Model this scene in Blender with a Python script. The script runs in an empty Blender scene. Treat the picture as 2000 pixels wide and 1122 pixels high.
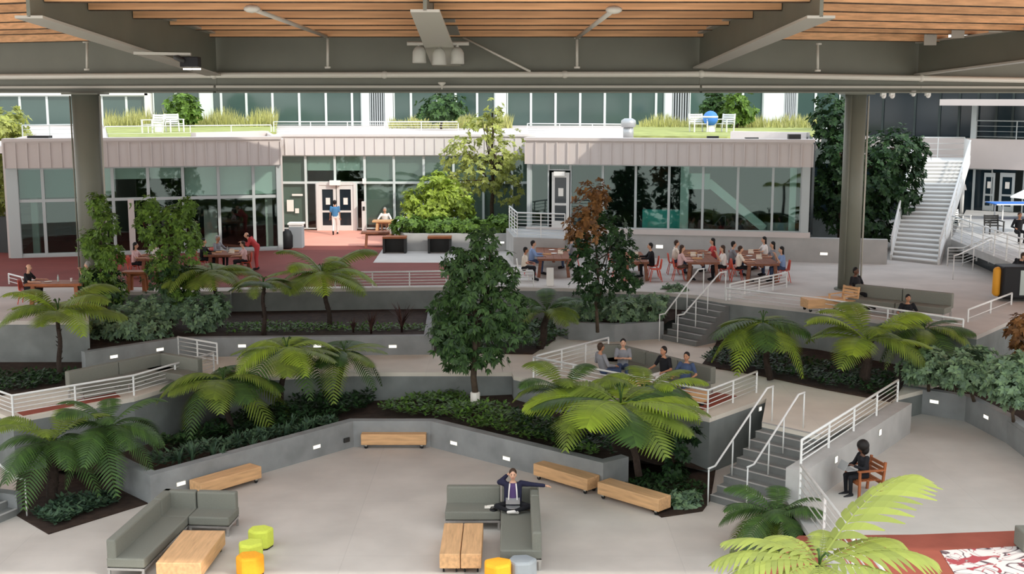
import bpy, bmesh, math, random
from mathutils import Vector, Matrix, Euler
R = random.Random(11)
sc = bpy.context.scene
COL = sc.collection
PI = math.pi

# ---------------------------------------------------------------- camera
F = 2400.0
CH = 9.8
TH = math.atan(376.0 / F)
cam_d = bpy.data.cameras.new('camera')
cam_d.sensor_width = 36.0
cam_d.lens = 36.0 * F / 2000.0
cam_d.clip_end = 500
cam = bpy.data.objects.new('camera', cam_d)
COL.objects.link(cam)
cam.location = (0, 0, CH)
cam.rotation_euler = (PI / 2 - TH, 0, 0)
sc.camera = cam

# ---------------------------------------------------------------- sky, sun, exposure
SUN_DIR = Vector((-0.60, 0.55, -0.58)).normalized()
world = bpy.data.worlds.new('sky')
sc.world = world
world.use_nodes = True
wn = world.node_tree.nodes
wl = world.node_tree.links
wn.clear()
w_out = wn.new('ShaderNodeOutputWorld')
w_bg = wn.new('ShaderNodeBackground')
w_tc = wn.new('ShaderNodeTexCoord')
w_sep = wn.new('ShaderNodeSeparateXYZ')
w_rmp = wn.new('ShaderNodeValToRGB')
w_rmp.color_ramp.elements[0].position = 0.0
w_rmp.color_ramp.elements[0].color = (0.98, 0.96, 0.92, 1)
w_rmp.color_ramp.elements[1].position = 0.75
w_rmp.color_ramp.elements[1].color = (0.72, 0.82, 0.95, 1)
wl.new(w_tc.outputs['Generated'], w_sep.inputs[0])
wl.new(w_sep.outputs['Z'], w_rmp.inputs[0])
wl.new(w_rmp.outputs[0], w_bg.inputs['Color'])
w_bg.inputs['Strength'].default_value = 2.0
wl.new(w_bg.outputs[0], w_out.inputs['Surface'])
sun_d = bpy.data.lights.new('sun', 'SUN')
sun_d.energy = 3.0
sun_d.angle = 0.012
sun_d.color = (1.0, 0.95, 0.86)
sun = bpy.data.objects.new('sun', sun_d)
COL.objects.link(sun)
sun.location = (20, -20, 40)
sun.rotation_euler = SUN_DIR.to_track_quat('-Z', 'Y').to_euler()
sc.view_settings.view_transform = 'Standard'
sc.view_settings.look = 'None'
sc.view_settings.gamma = 1.0
sc.view_settings.use_curve_mapping = False
sc.view_settings.exposure = 0.0

# ---------------------------------------------------------------- pixel rays of the photograph (2000 x 1122)
C_R = Vector((1, 0, 0))
C_U = Vector((0, math.sin(TH), math.cos(TH)))
C_F = Vector((0, math.cos(TH), -math.sin(TH)))
C_O = Vector((0, 0, CH))

def ray(px, py):
    return C_F * F + C_R * (px - 1000.0) + C_U * (561.0 - py)

def P(px, py, z):
    d = ray(px, py)
    return C_O + d * ((z - CH) / d.z)

def at(px, py, Y):
    d = ray(px, py)
    return C_O + d * (Y / d.y)

def zat(py, Y):
    return at(1000, py, Y).z

Z1 = 1.5      # path and balconies
ZT = 2.85     # terrace
ZD = 0.8      # right deck

# ---------------------------------------------------------------- materials
def lin(c):
    out = []
    for v in c:
        v = v / 255.0
        out.append(v / 12.92 if v <= 0.04045 else ((v + 0.055) / 1.055) ** 2.4)
    return out

MATS = {}
def M(name, rgb, rough=0.7, noise=0.0, scale=6.0, metal=0.0, bump=0.0, spec=0.3, detail=4.0, stretch=None):
    m = bpy.data.materials.new(name)
    m.use_nodes = True
    nt = m.node_tree
    b = nt.nodes['Principled BSDF']
    c = lin(rgb)
    b.inputs['Base Color'].default_value = (*c, 1)
    b.inputs['Roughness'].default_value = rough
    b.inputs['Metallic'].default_value = metal
    b.inputs['Specular IOR Level'].default_value = spec
    if noise or bump:
        tc = nt.nodes.new('ShaderNodeTexCoord')
        mp = nt.nodes.new('ShaderNodeMapping')
        if stretch:
            mp.inputs['Scale'].default_value = stretch
        nz = nt.nodes.new('ShaderNodeTexNoise')
        nz.inputs['Scale'].default_value = scale
        nz.inputs['Detail'].default_value = detail
        nt.links.new(tc.outputs['Object'], mp.inputs[0])
        nt.links.new(mp.outputs[0], nz.inputs['Vector'])
        if noise:
            rp = nt.nodes.new('ShaderNodeValToRGB')
            rp.color_ramp.elements[0].position = 0.3
            rp.color_ramp.elements[1].position = 0.7
            rp.color_ramp.elements[0].color = (*[v * (1 - noise) for v in c], 1)
            rp.color_ramp.elements[1].color = (*[min(1, v * (1 + noise)) for v in c], 1)
            nt.links.new(nz.outputs['Fac'], rp.inputs[0])
            nt.links.new(rp.outputs[0], b.inputs['Base Color'])
        if bump:
            bp = nt.nodes.new('ShaderNodeBump')
            bp.inputs['Strength'].default_value = bump
            bp.inputs['Distance'].default_value = 0.02
            nt.links.new(nz.outputs['Fac'], bp.inputs['Height'])
            nt.links.new(bp.outputs[0], b.inputs['Normal'])
    MATS[name] = m
    return m

def leafmat(name, rgb, var=0.35, trans=0.3, rough=0.5):
    m = bpy.data.materials.new(name)
    m.use_nodes = True
    nt = m.node_tree
    b = nt.nodes['Principled BSDF']
    b.inputs['Roughness'].default_value = rough
    b.inputs['Specular IOR Level'].default_value = 0.25
    c = lin(rgb)
    g = nt.nodes.new('ShaderNodeNewGeometry')
    rp = nt.nodes.new('ShaderNodeValToRGB')
    rp.color_ramp.elements[0].color = (c[0] * (1 - var), c[1] * (1 - var), c[2] * (1 - var * .6), 1)
    rp.color_ramp.elements[1].color = (min(1, c[0] * (1 + var * 1.1)), min(1, c[1] * (1 + var)), c[2] * (1 + var * .4), 1)
    nt.links.new(g.outputs['Random Per Island'], rp.inputs[0])
    nt.links.new(rp.outputs[0], b.inputs['Base Color'])
    t = nt.nodes.new('ShaderNodeBsdfTranslucent')
    nt.links.new(rp.outputs[0], t.inputs['Color'])
    mx = nt.nodes.new('ShaderNodeMixShader')
    mx.inputs[0].default_value = trans
    out = nt.nodes['Material Output']
    nt.links.new(b.outputs[0], mx.inputs[1])
    nt.links.new(t.outputs[0], mx.inputs[2])
    nt.links.new(mx.outputs[0], out.inputs['Surface'])
    MATS[name] = m
    return m

def glassmat(name, tint, refl=0.14, rough=0.02):
    m = bpy.data.materials.new(name)
    m.use_nodes = True
    nt = m.node_tree
    nt.nodes.clear()
    out = nt.nodes.new('ShaderNodeOutputMaterial')
    tr = nt.nodes.new('ShaderNodeBsdfTransparent')
    tr.inputs[0].default_value = (*tint, 1)
    gl = nt.nodes.new('ShaderNodeBsdfGlossy')
    gl.inputs['Color'].default_value = (0.85, 0.95, 0.92, 1)
    gl.inputs['Roughness'].default_value = rough
    mx = nt.nodes.new('ShaderNodeMixShader')
    mx.inputs[0].default_value = refl
    nt.links.new(tr.outputs[0], mx.inputs[1])
    nt.links.new(gl.outputs[0], mx.inputs[2])
    nt.links.new(mx.outputs[0], out.inputs['Surface'])
    MATS[name] = m
    return m

def emitmat(name, rgb, s):
    m = bpy.data.materials.new(name)
    m.use_nodes = True
    b = m.node_tree.nodes['Principled BSDF']
    b.inputs['Base Color'].default_value = (*lin(rgb), 1)
    b.inputs['Emission Color'].default_value = (*lin(rgb), 1)
    b.inputs['Emission Strength'].default_value = s
    MATS[name] = m
    return m

def brickmat(name, rgb, mortar, w, h, var=0.08):
    """concrete paving with fine square joints"""
    m = M(name, rgb, 0.75, 0.10, 0.7, bump=0.05)
    nt = m.node_tree
    b = nt.nodes['Principled BSDF']
    src = b.inputs['Base Color'].links[0].from_socket
    tc = nt.nodes.new('ShaderNodeTexCoord')
    br = nt.nodes.new('ShaderNodeTexBrick')
    br.offset = 0.0
    br.inputs['Scale'].default_value = 1.0
    br.inputs['Brick Width'].default_value = w
    br.inputs['Row Height'].default_value = h
    br.inputs['Mortar Size'].default_value = 0.012
    br.inputs['Color1'].default_value = (1, 1, 1, 1)
    br.inputs['Color2'].default_value = (1 - var, 1 - var, 1 - var, 1)
    br.inputs['Mortar'].default_value = (mortar, mortar, mortar, 1)
    nt.links.new(tc.outputs['Object'], br.inputs['Vector'])
    mx = nt.nodes.new('ShaderNodeMix')
    mx.data_type = 'RGBA'
    mx.blend_type = 'MULTIPLY'
    mx.inputs['Factor'].default_value = 1.0
    nt.links.new(src, mx.inputs['A'])
    nt.links.new(br.outputs['Color'], mx.inputs['B'])
    nt.links.new(mx.outputs['Result'], b.inputs['Base Color'])
    return m

brickmat('paving', (197, 189, 180), 0.9, 3.6, 3.6, 0.04)
brickmat('terrace_paving', (190, 183, 175), 0.93, 3.0, 3.0, 0.04)
brickmat('path_paving', (216, 208, 194), 0.93, 2.6, 2.6, 0.04)
brickmat('deck_paving', (192, 188, 180), 0.93, 2.6, 2.6, 0.04)
M('concrete_deep', (122, 126, 123), 0.85, 0.16, 1.4, bump=0.08)
M('concrete', (138, 140, 139), 0.85, 0.16, 1.6, bump=0.08)
M('concrete_light', (172, 170, 166), 0.85, 0.10, 1.2, bump=0.05)
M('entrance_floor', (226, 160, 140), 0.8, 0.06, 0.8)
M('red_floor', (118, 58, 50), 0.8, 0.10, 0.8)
M('red_carpet', (150, 80, 64), 0.9, 0.12, 1.5)
M('soil', (54, 41, 33), 0.95, 0.35, 5.0, bump=0.6)
M('steel', (110, 111, 98), 0.5, 0.06, 1.0, spec=0.4)
M('steel_light', (176, 172, 160), 0.45, spec=0.4)
M('pipe', (205, 201, 188), 0.35, spec=0.5)
M('wood_joist', (228, 178, 130), 0.6, 0.22, 2.2, stretch=(0.25, 3, 6))
M('wood_deck', (190, 120, 76), 0.7, 0.2, 2.0, stretch=(0.25, 4, 4))
M('wood_block', (208, 164, 118), 0.55, 0.16, 3.0, stretch=(0.6, 5, 5))
M('wood_block_along', (208, 164, 118), 0.55, 0.16, 3.0, stretch=(5, 0.6, 5))
M('wood_table', (128, 80, 58), 0.55, 0.2, 3.0, stretch=(4, 0.5, 4))
M('wood_chair', (150, 88, 52), 0.5, 0.18, 4.0)
M('sofa_fabric', (120, 120, 110), 0.9, 0.05, 40.0, bump=0.05)
M('sofa_dark', (104, 104, 96), 0.9, 0.05, 40.0)
M('white_metal', (222, 222, 218), 0.4, spec=0.4)
M('chrome', (190, 190, 188), 0.25, metal=0.8)
M('rubber', (28, 28, 28), 0.7)
M('lime', (204, 214, 84), 0.8, 0.04, 20)
M('orange', (240, 165, 40), 0.8, 0.04, 20)
M('grey_vinyl', (140, 146, 150), 0.7)
M('red_chair', (206, 84, 62), 0.4)
M('pink_chair', (224, 120, 116), 0.4)
M('cladding', (200, 190, 184), 0.55, 0.03, 0.8, spec=0.35)
M('cladding_pale', (212, 206, 201), 0.55, 0.02, 0.8)
M('mullion', (176, 182, 180), 0.45, spec=0.4)
M('mullion_pale', (206, 214, 210), 0.45)
M('door_white', (216, 214, 208), 0.5)
M('concrete_dark', (116, 117, 114), 0.85, 0.12, 1.6)
M('blind_grey', (122, 126, 120), 0.8)
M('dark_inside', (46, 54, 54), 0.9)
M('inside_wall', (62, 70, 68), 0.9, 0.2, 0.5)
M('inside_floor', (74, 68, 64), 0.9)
M('blind', (170, 180, 174), 0.8)
M('blind_teal', (96, 118, 114), 0.8)
M('teal', (96, 190, 182), 0.6)
M('grass_roof', (150, 156, 92), 0.95, 0.25, 1.5)
M('far_glass', (64, 84, 79), 0.10, 0.25, 0.12, spec=0.6)
M('navy_glass', (26, 40, 47), 0.12, 0.35, 0.15, spec=0.5)
M('louver', (170, 176, 178), 0.5)
M('white_plastic', (238, 236, 230), 0.5)
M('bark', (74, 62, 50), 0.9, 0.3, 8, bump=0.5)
M('bark_dark', (52, 42, 36), 0.95, 0.3, 12, bump=0.7)
M('black', (24, 24, 26), 0.6)
M('yellow', (226, 160, 50), 0.6)
M('blue', (70, 130, 214), 0.5)
M('paper', (235, 230, 220), 0.8)
M('silver', (170, 172, 172), 0.35, metal=0.5)
M('fixture', (170, 168, 158), 0.45)
M('outlet', (52, 52, 50), 0.6)
emitmat('lamp_white', (250, 246, 235), 1.3)
emitmat('lamp_floor', (252, 248, 236), 3.0)
rl = bpy.data.materials.new('fill_rooflight'); rl.use_nodes = True; MATS['fill_rooflight'] = rl
rl.node_tree.nodes.clear()
_o = rl.node_tree.nodes.new('ShaderNodeOutputMaterial'); _t = rl.node_tree.nodes.new('ShaderNodeBsdfTranslucent')
_t.inputs[0].default_value = (.93, .94, .93, 1)
rl.node_tree.links.new(_t.outputs[0], _o.inputs['Surface'])
glassmat('glass', (0.80, 0.88, 0.85), 0.045)
_nt = MATS['wood_joist'].node_tree; _b = _nt.nodes['Principled BSDF']; _s = _b.inputs['Base Color'].links[0].from_socket
_oi = _nt.nodes.new('ShaderNodeObjectInfo'); _mr = _nt.nodes.new('ShaderNodeMapRange'); _mr.inputs['To Min'].default_value = .72; _mr.inputs['To Max'].default_value = 1.08
_mx = _nt.nodes.new('ShaderNodeMix'); _mx.data_type = 'RGBA'; _mx.blend_type = 'MULTIPLY'; _mx.inputs['Factor'].default_value = 1
_nt.links.new(_oi.outputs['Random'], _mr.inputs['Value']); _nt.links.new(_s, _mx.inputs['A']); _nt.links.new(_mr.outputs[0], _mx.inputs['B']); _nt.links.new(_mx.outputs['Result'], _b.inputs['Base Color'])
glassmat('glass_teal', (0.70, 0.82, 0.79), 0.05)
leafmat('fern', (118, 138, 58), 0.22, 0.35)
leafmat('fern_dark', (70, 98, 50), 0.3, 0.3)
leafmat('leaf_lime', (160, 180, 78), 0.3, 0.35)
leafmat('fern_bright', (146, 156, 78), 0.15, 0.3)
leafmat('fern_lime', (146, 170, 60), 0.2, 0.4)
leafmat('leaf_dark', (66, 94, 54), 0.45, 0.25)
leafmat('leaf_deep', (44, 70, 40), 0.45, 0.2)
leafmat('leaf_mid', (98, 128, 56), 0.4, 0.3)
leafmat('leaf_sun', (166, 174, 96), 0.3, 0.35)
leafmat('leaf_silver', (116, 142, 110), 0.3, 0.2)
leafmat('leaf_brown', (128, 92, 56), 0.35, 0.25)
leafmat('leaf_ground', (84, 118, 52), 0.4, 0.25)
leafmat('leaf_strap', (72, 96, 74), 0.3, 0.2)
leafmat('leaf_maroon', (74, 52, 48), 0.3, 0.2)
leafmat('leaf_straw', (176, 176, 112), 0.25, 0.3)

# ---------------------------------------------------------------- mesh builder
def frame_of(p, q):
    a = (q - p)
    L = a.length
    a = a / L if L > 1e-9 else Vector((0, 0, 1))
    ref = Vector((0, 0, 1)) if abs(a.z) < 0.95 else Vector((0, 1, 0))
    x = ref.cross(a).normalized()
    y = a.cross(x)
    return a, x, y, L

class MB:
    def __init__(self):
        self.v = []; self.f = []; self.mi = []; self.m = 0
    def add(self, vs, fs):
        o = len(self.v)
        self.v += [tuple(x) for x in vs]
        for q in fs:
            self.f.append([i + o for i in q]); self.mi.append(self.m)
        return self
    def box(self, c, s, rz=0.0, mtx=None):
        hx, hy, hz = s[0] / 2, s[1] / 2, s[2] / 2
        vs = [Vector((x, y, z)) for z in (-hz, hz) for x, y in ((-hx, -hy), (hx, -hy), (hx, hy), (-hx, hy))]
        m = mtx if mtx else Matrix.Rotation(rz, 3, 'Z')
        c = Vector(c)
        return self.add([m @ v + c for v in vs], [(3, 2, 1, 0), (4, 5, 6, 7), (0, 1, 5, 4), (1, 2, 6, 5), (2, 3, 7, 6), (3, 0, 4, 7)])
    def bar(self, p, q, w, h):
        """rectangular bar along p-q, w sideways, h upward"""
        p = Vector(p); q = Vector(q)
        a, x, y, L = frame_of(p, q)
        vs = []
        for e in (p, q):
            vs += [e - x * w / 2 - y * h / 2, e + x * w / 2 - y * h / 2, e + x * w / 2 + y * h / 2, e - x * w / 2 + y * h / 2]
        return self.add(vs, [(3, 2, 1, 0), (4, 5, 6, 7), (0, 1, 5, 4), (1, 2, 6, 5), (2, 3, 7, 6), (3, 0, 4, 7)])
    def prism(self, poly, z0, z1):
        n = len(poly)
        ar = sum(poly[i][0] * poly[(i + 1) % n][1] - poly[(i + 1) % n][0] * poly[i][1] for i in range(n))
        if ar < 0: poly = poly[::-1]
        vs = [(p[0], p[1], z0) for p in poly] + [(p[0], p[1], z1) for p in poly]
        fs = [tuple(range(n - 1, -1, -1)), tuple(range(n, 2 * n))]
        fs += [(i, (i + 1) % n, n + (i + 1) % n, n + i) for i in range(n)]
        return self.add(vs, fs)
    def tube(self, pts, r, n=8, r2=None):
        pts = [Vector(p) for p in pts]
        k = len(pts)
        vs = []; fs = []
        px = None
        for i, p in enumerate(pts):
            d = (pts[min(i + 1, k - 1)] - pts[max(i - 1, 0)]).normalized()
            if px is None:
                ref = Vector((0, 0, 1)) if abs(d.z) < 0.9 else Vector((0, 1, 0))
                x = ref.cross(d).normalized()
            else:
                x = (px - d * px.dot(d)).normalized()
            px = x
            y = d.cross(x)
            rr = r if r2 is None else r + (r2 - r) * i / max(1, k - 1)
            vs += [p + x * rr * math.cos(2 * PI * j / n) + y * rr * math.sin(2 * PI * j / n) for j in range(n)]
        for i in range(k - 1):
            for j in range(n):
                fs.append((i * n + j, i * n + (j + 1) % n, (i + 1) * n + (j + 1) % n, (i + 1) * n + j))
        fs.append(tuple(range(n - 1, -1, -1)))
        fs.append(tuple(range((k - 1) * n, k * n)))
        return self.add(vs, fs)
    def ell(self, c, r, n=10, m=6, mtx=None):
        c = Vector(c)
        vs = [Vector((0, 0, -r[2]))]
        for i in range(1, m):
            a = -PI / 2 + PI * i / m
            vs += [Vector((r[0] * math.cos(a) * math.cos(2 * PI * j / n), r[1] * math.cos(a) * math.sin(2 * PI * j / n), r[2] * math.sin(a))) for j in range(n)]
        vs.append(Vector((0, 0, r[2])))
        if mtx: vs = [mtx @ v for v in vs]
        vs = [v + c for v in vs]
        fs = [(0, 1 + (j + 1) % n, 1 + j) for j in range(n)]
        for i in range(m - 2):
            b = 1 + i * n
            fs += [(b + j, b + (j + 1) % n, b + n + (j + 1) % n, b + n + j) for j in range(n)]
        b = 1 + (m - 2) * n
        fs += [(b + j, b + (j + 1) % n, len(vs) - 1) for j in range(n)]
        return self.add(vs, fs)
    def cap(self, p, q, r1, r2=None, n=8, k=None):
        """tapered capsule; r1, r2 a radius or a (side, front) pair"""
        p = Vector(p); q = Vector(q)
        if r2 is None: r2 = r1
        if not isinstance(r1, tuple): r1 = (r1, r1)
        if not isinstance(r2, tuple): r2 = (r2, r2)
        a, x, y, L = frame_of(p, q)
        if r1[0] != r1[1] or r2[0] != r2[1]:
            x = Vector((1, 0, 0)); x = (x - a * x.dot(a)).normalized(); y = a.cross(x)
        vs = []; rings = 0
        for (e, rr, angs) in ((p, r1, (-80, -50, -20)), (q, r2, (20, 50, 80))):
            for g in angs:
                g = math.radians(g)
                o = e + a * (math.sin(g) * min(rr))
                vs += [o + x * rr[0] * math.cos(g) * math.cos(2 * PI * j / n) + y * rr[1] * math.cos(g) * math.sin(2 * PI * j / n) for j in range(n)]
                rings += 1
        fs = []
        for i in range(rings - 1):
            for j in range(n):
                fs.append((i * n + j, i * n + (j + 1) % n, (i + 1) * n + (j + 1) % n, (i + 1) * n + j))
        fs.append(tuple(range(n - 1, -1, -1)))
        fs.append(tuple(range((rings - 1) * n, rings * n)))
        return self.add(vs, fs)
    def lathe(self, prof, c=(0, 0, 0), n=16, mtx=None):
        c = Vector(c)
        vs = []; fs = []
        for r, z in prof:
            for j in range(n):
                v = Vector((r * math.cos(2 * PI * j / n), r * math.sin(2 * PI * j / n), z))
                vs.append((mtx @ v if mtx else v) + c)
        for i in range(len(prof) - 1):
            for j in range(n):
                fs.append((i * n + j, i * n + (j + 1) % n, (i + 1) * n + (j + 1) % n, (i + 1) * n + j))
        fs.append(tuple(range(n - 1, -1, -1)))
        fs.append(tuple(range((len(prof) - 1) * n, len(prof) * n)))
        return self.add(vs, fs)
    def build(self, name, mat, parent=None, smooth=False, bevel=0.0, loc=None):
        me = bpy.data.meshes.new(name)
        me.from_pydata(self.v, [], self.f)
        ms = mat if isinstance(mat, (list, tuple)) else [mat]
        for mm in ms:
            me.materials.append(MATS[mm])
        if len(ms) > 1:
            me.polygons.foreach_set('material_index', self.mi)
        if smooth:
            me.polygons.foreach_set('use_smooth', [True] * len(self.f))
        me.update()
        o = bpy.data.objects.new(name, me)
        COL.objects.link(o)
        if parent: o.parent = parent
        if loc is not None: o.location = loc
        if bevel:
            b = o.modifiers.new('bevel', 'BEVEL')
            b.width = bevel; b.segments = 2; b.limit_method = 'ANGLE'
        return o

def tag(o, label, cat, group=None, kind=None):
    if label: o['label'] = label
    if cat: o['category'] = cat
    if group: o['group'] = group
    if kind: o['kind'] = kind
    return o

def thing(name, label, cat, loc=(0, 0, 0), rz=0.0, group=None, kind=None):
    o = bpy.data.objects.new(name, None)
    o.empty_display_size = 0.2
    COL.objects.link(o)
    o.location = loc
    o.rotation_euler = (0, 0, rz)
    return tag(o, label, cat, group, kind)

def struct(o):
    o['kind'] = 'structure'
    return o

def copy_tree(o, parent=None):
    c = o.copy()
    COL.objects.link(c)
    c.parent = parent
    for ch in list(o.children):
        copy_tree(ch, c)
    return c

def dup(root, loc, rz, label, group=None):
    c = copy_tree(root)
    c.location = loc
    c.rotation_euler = (0, 0, rz)
    c['label'] = label
    if group: c['group'] = group
    elif 'group' in c: del c['group']
    return c

def xy(v): return (v.x, v.y)
def V(*a): return Vector(a)

# ================================================================ GROUND LEVELS
mb = MB(); mb.prism([(-30, 9), (30, 9), (30, 38), (-30, 38)], -0.3, 0.0)
struct(mb.build('floor_plaza', 'paving'))

def slab(name, poly, zt, zb, mat_top, mat_body, cop=0.12):
    a = MB(); a.prism(poly, zt - cop, zt)
    struct(a.build('floor_' + name, mat_top))
    b = MB(); b.prism(poly, zb, zt - cop)
    struct(b.build('wall_' + name, mat_body))

# middle level: path with the two balconies
path_poly = [xy(P(px, py, Z1)) for px, py in
             [(-150, 800), (-30, 795), (25, 819), (262, 777), (425, 728), (448, 740), (690, 728), (1000, 728), (1003, 735),
              (1386, 817), (1497, 778), (1488, 826), (1601, 851)]]
FL0 = Vector((*xy(P(1535, 916, Z1 + .1)), 0)); FL1 = Vector((*xy(P(1748, 792, Z1)), 0))     # flank wall of the lower stair
path_poly += [(FL1.x - .1, FL1.y), (FL1.x + .4, FL1.y + 1.0), (16, 37.5), (16, 46), (-26, 46), (-26, P(-150, 800, Z1).y)]
slab('path', path_poly, Z1, -0.2, 'path_paving', 'concrete_deep')

# right deck
deck_poly = [(FL0.x, 10), (FL0.x, FL0.y), (FL1.x, FL1.y), (FL1.x + 1.2, FL1.y + 3.5), (30, 37.0), (30, 10)]
slab('deck', deck_poly, ZD, -0.2, 'deck_paving', 'concrete', 0.1)
rp = [P(1700, 800, Z1), P(1752, 775, Z1), V(FL1.x + 2.4, FL1.y + 2.2, ZD + .01), V(FL1.x + 1.0, FL1.y - .2, ZD + .01)]

# terrace
terr = [(-400, 628), (173, 627), (176, 571), (450, 569), (452, 566), (890, 561), (1100, 563), (1300, 572), (1359, 577), (1411, 586),
        (1600, 607), (1908, 656), (1985, 622), (2100, 606)]
terr_poly = [xy(P(px, py, ZT)) for px, py in terr] + [(48, 45), (48, 92), (-48, 92), (-48, P(-400, 628, ZT).y)]
slab('terrace', terr_poly, ZT, -0.2, 'terrace_paving', 'concrete_deep')

def floor_patch(name, pts, z, mat, t=0.012):
    m = MB(); m.prism([xy(P(px, py, z)) for px, py in pts], z - 0.02, z + t)
    return struct(m.build(name, mat))
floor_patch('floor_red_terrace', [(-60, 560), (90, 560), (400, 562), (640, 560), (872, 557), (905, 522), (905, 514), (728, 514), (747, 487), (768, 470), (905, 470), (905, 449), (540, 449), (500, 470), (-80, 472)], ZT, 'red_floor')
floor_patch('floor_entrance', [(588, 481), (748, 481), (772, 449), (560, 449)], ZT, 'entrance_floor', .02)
floor_patch('floor_red_deck', [(1560, 1048), (1785, 1046), (2100, 1034), (2300, 1180), (1400, 1180)], ZD, 'red_carpet')

# ================================================================ WALLS OF THE PLANTERS
def wall_run(name, pts, th, z0, z1, mat='concrete', side=1):
    """low wall along a run of ground points, thickness th to one side"""
    pts = [Vector((p.x, p.y, 0)) for p in pts]
    off = []
    for i, p in enumerate(pts):
        d0 = (pts[i] - pts[i - 1]).normalized() if i > 0 else None
        d1 = (pts[i + 1] - pts[i]).normalized() if i < len(pts) - 1 else None
        d = ((d0 or d1) + (d1 or d0)).normalized()
        n = Vector((-d.y, d.x, 0)) * side
        k = 1.0 if not (d0 and d1) else 1.0 / max(0.4, n.dot(Vector((-d1.y, d1.x, 0)) * side))
        off.append(p + n * th * k)
    m = MB(); m.prism([xy(p) for p in pts] + [xy(p) for p in off[::-1]], z0, z1)
    return struct(m.build(name, mat))

RH = 0.75
ring_top = [(215, 893), (240, 906), (293, 930), (690, 823), (840, 823), (1178, 905), (1228, 893)]
ring = [P(px, py, RH) for px, py in ring_top]
wall_run('wall_planter_plaza', ring, 0.28, 0.0, RH)
soil_pts = [V(p.x, p.y + .15, RH - .14) for p in ring[1:]]
def ground(name, pts, mat='soil', kind='structure'):
    """a sheet of ground through the points (fan from their centre)"""
    c = Vector((0, 0, 0))
    for p in pts: c += p
    c /= len(pts)
    n = len(pts)
    m = MB(); m.add([c] + pts, [(0, 1 + i, 1 + (i + 1) % n) for i in range(n)])
    o = m.build(name, mat)
    o['kind'] = kind
    return o
def quads(name, front, back, mat='soil'):
    n = len(front)
    vs = []; fs = []
    K = 6
    for i in range(n):
        for k in range(K + 1):
            t = k / K
            p = front[i].lerp(back[i], t)
            p.z += 0.05 * math.sin(i * 1.7 + k * 2.1) if 0 < k < K else 0
            vs.append(p)
    for i in range(n - 1):
        for k in range(K):
            a = i * (K + 1) + k
            fs.append((a, a + K + 1, a + K + 2, a + 1))
    m = MB(); m.add(vs, fs)
    return struct(m.build(name, mat, smooth=True))
s_front = [V(p.x, p.y + .12, RH - (.13 if k > 2 else .3)) for k, p in enumerate([ring[1], ring[2], (ring[2] + ring[3]) / 2, ring[3], ring[4], (ring[4] * .6 + ring[5] * .4), ring[5], ring[6]])]
s_back_px = [(60, 812), (200, 787), (424, 728), (690, 728), (1000, 728), (1003, 735), (1200, 777), (1386, 817)]
s_back = []
for (px, py), z_ in zip(s_back_px, (0.0, 0.0, .1, .6, .82, .8, .6, .1)):
    q = P(px, py, Z1); s_back.append(V(q.x, q.y - .02, z_))
quads('ground_plaza_planter', s_front, s_back)
for nm, pts in (('ground_left_bed', [(25, 1004), (95, 1045), (292, 984), (245, 935), (200, 890), (40, 890)]),
                ('ground_right_bed', [(1180, 930), (1218, 960), (1292, 1012), (1372, 1000), (1388, 978), (1400, 905), (1220, 880)])):
    m = MB(); m.prism([xy(P(px, py, 0.0)) for px, py in pts], -0.05, 0.03); struct(m.build(nm, 'soil'))

# planters of the middle level
pl1 = [P(px, py, Z1) for px, py in [(168, 728), (350, 698), (843, 693), (850, 640)]]
wall_run('wall_planter_shrubs', pl1, 0.25, Z1 - .05, Z1 + .62)
bk = [P(px, py, ZT) for px, py in [(176, 600), (350, 568), (700, 563), (845, 561)]]
quads('ground_shrub_planter', [V(p.x, p.y + .1, Z1 + .48) for p in (pl1[0], pl1[1], (pl1[1] + pl1[2]) / 2, pl1[2])], [V(p.x, p.y, Z1 + .55) for p in bk])
pl2 = [P(px, py, Z1) for px, py in [(1080, 652), (1110, 664), (1200, 668), (1296, 662)]]
wall_run('wall_planter_stair', pl2, 0.25, Z1 - .05, Z1 + .60)
quads('ground_stair_planter', [V(p.x, p.y + .1, Z1 + .46) for p in pl2],
      [V(P(px, py, ZT).x, P(px, py, ZT).y, Z1 + .8) for px, py in [(1090, 563), (1150, 565), (1260, 570), (1350, 577)]])
m = MB(); m.prism([xy(P(px, py, Z1)) for px, py in [(848, 690), (1040, 693), (1085, 664), (1085, 600), (848, 600)]], Z1 - .02, Z1 + .04); struct(m.build('ground_tree_bed', 'soil'))
m = MB(); m.prism([xy(P(px, py, Z1)) for px, py in [(1370, 716), (1480, 734), (1600, 760), (1742, 787), (1760, 760), (1800, 690), (1415, 640), (1390, 690)]], Z1 - .02, Z1 + .05); struct(m.build('ground_fern_bed', 'soil'))
m = MB(); m.prism([xy(P(px, py, Z1)) for px, py in [(-80, 778), (0, 774), (122, 757), (165, 735), (165, 700), (-80, 700)]], Z1 - .02, Z1 + .04); struct(m.build('ground_grass_strip', 'soil'))

# planter along the right deck
pl3 = [P(px, py, ZD) for px, py in [(1752, 801), (1884, 823), (1965, 866), (2060, 940), (2160, 1030)]]
wall_run('wall_planter_deck', pl3, 0.25, ZD - .05, ZD + .72)
quads('ground_hedge_planter', [V(p.x, p.y + .1, ZD + .6) for p in pl3],
      [V(P(px, py, ZT).x, P(px, py, ZT).y, ZD + .9) for px, py in [(1800, 641), (1908, 656), (1985, 622), (2060, 612), (2200, 600)]])

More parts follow.
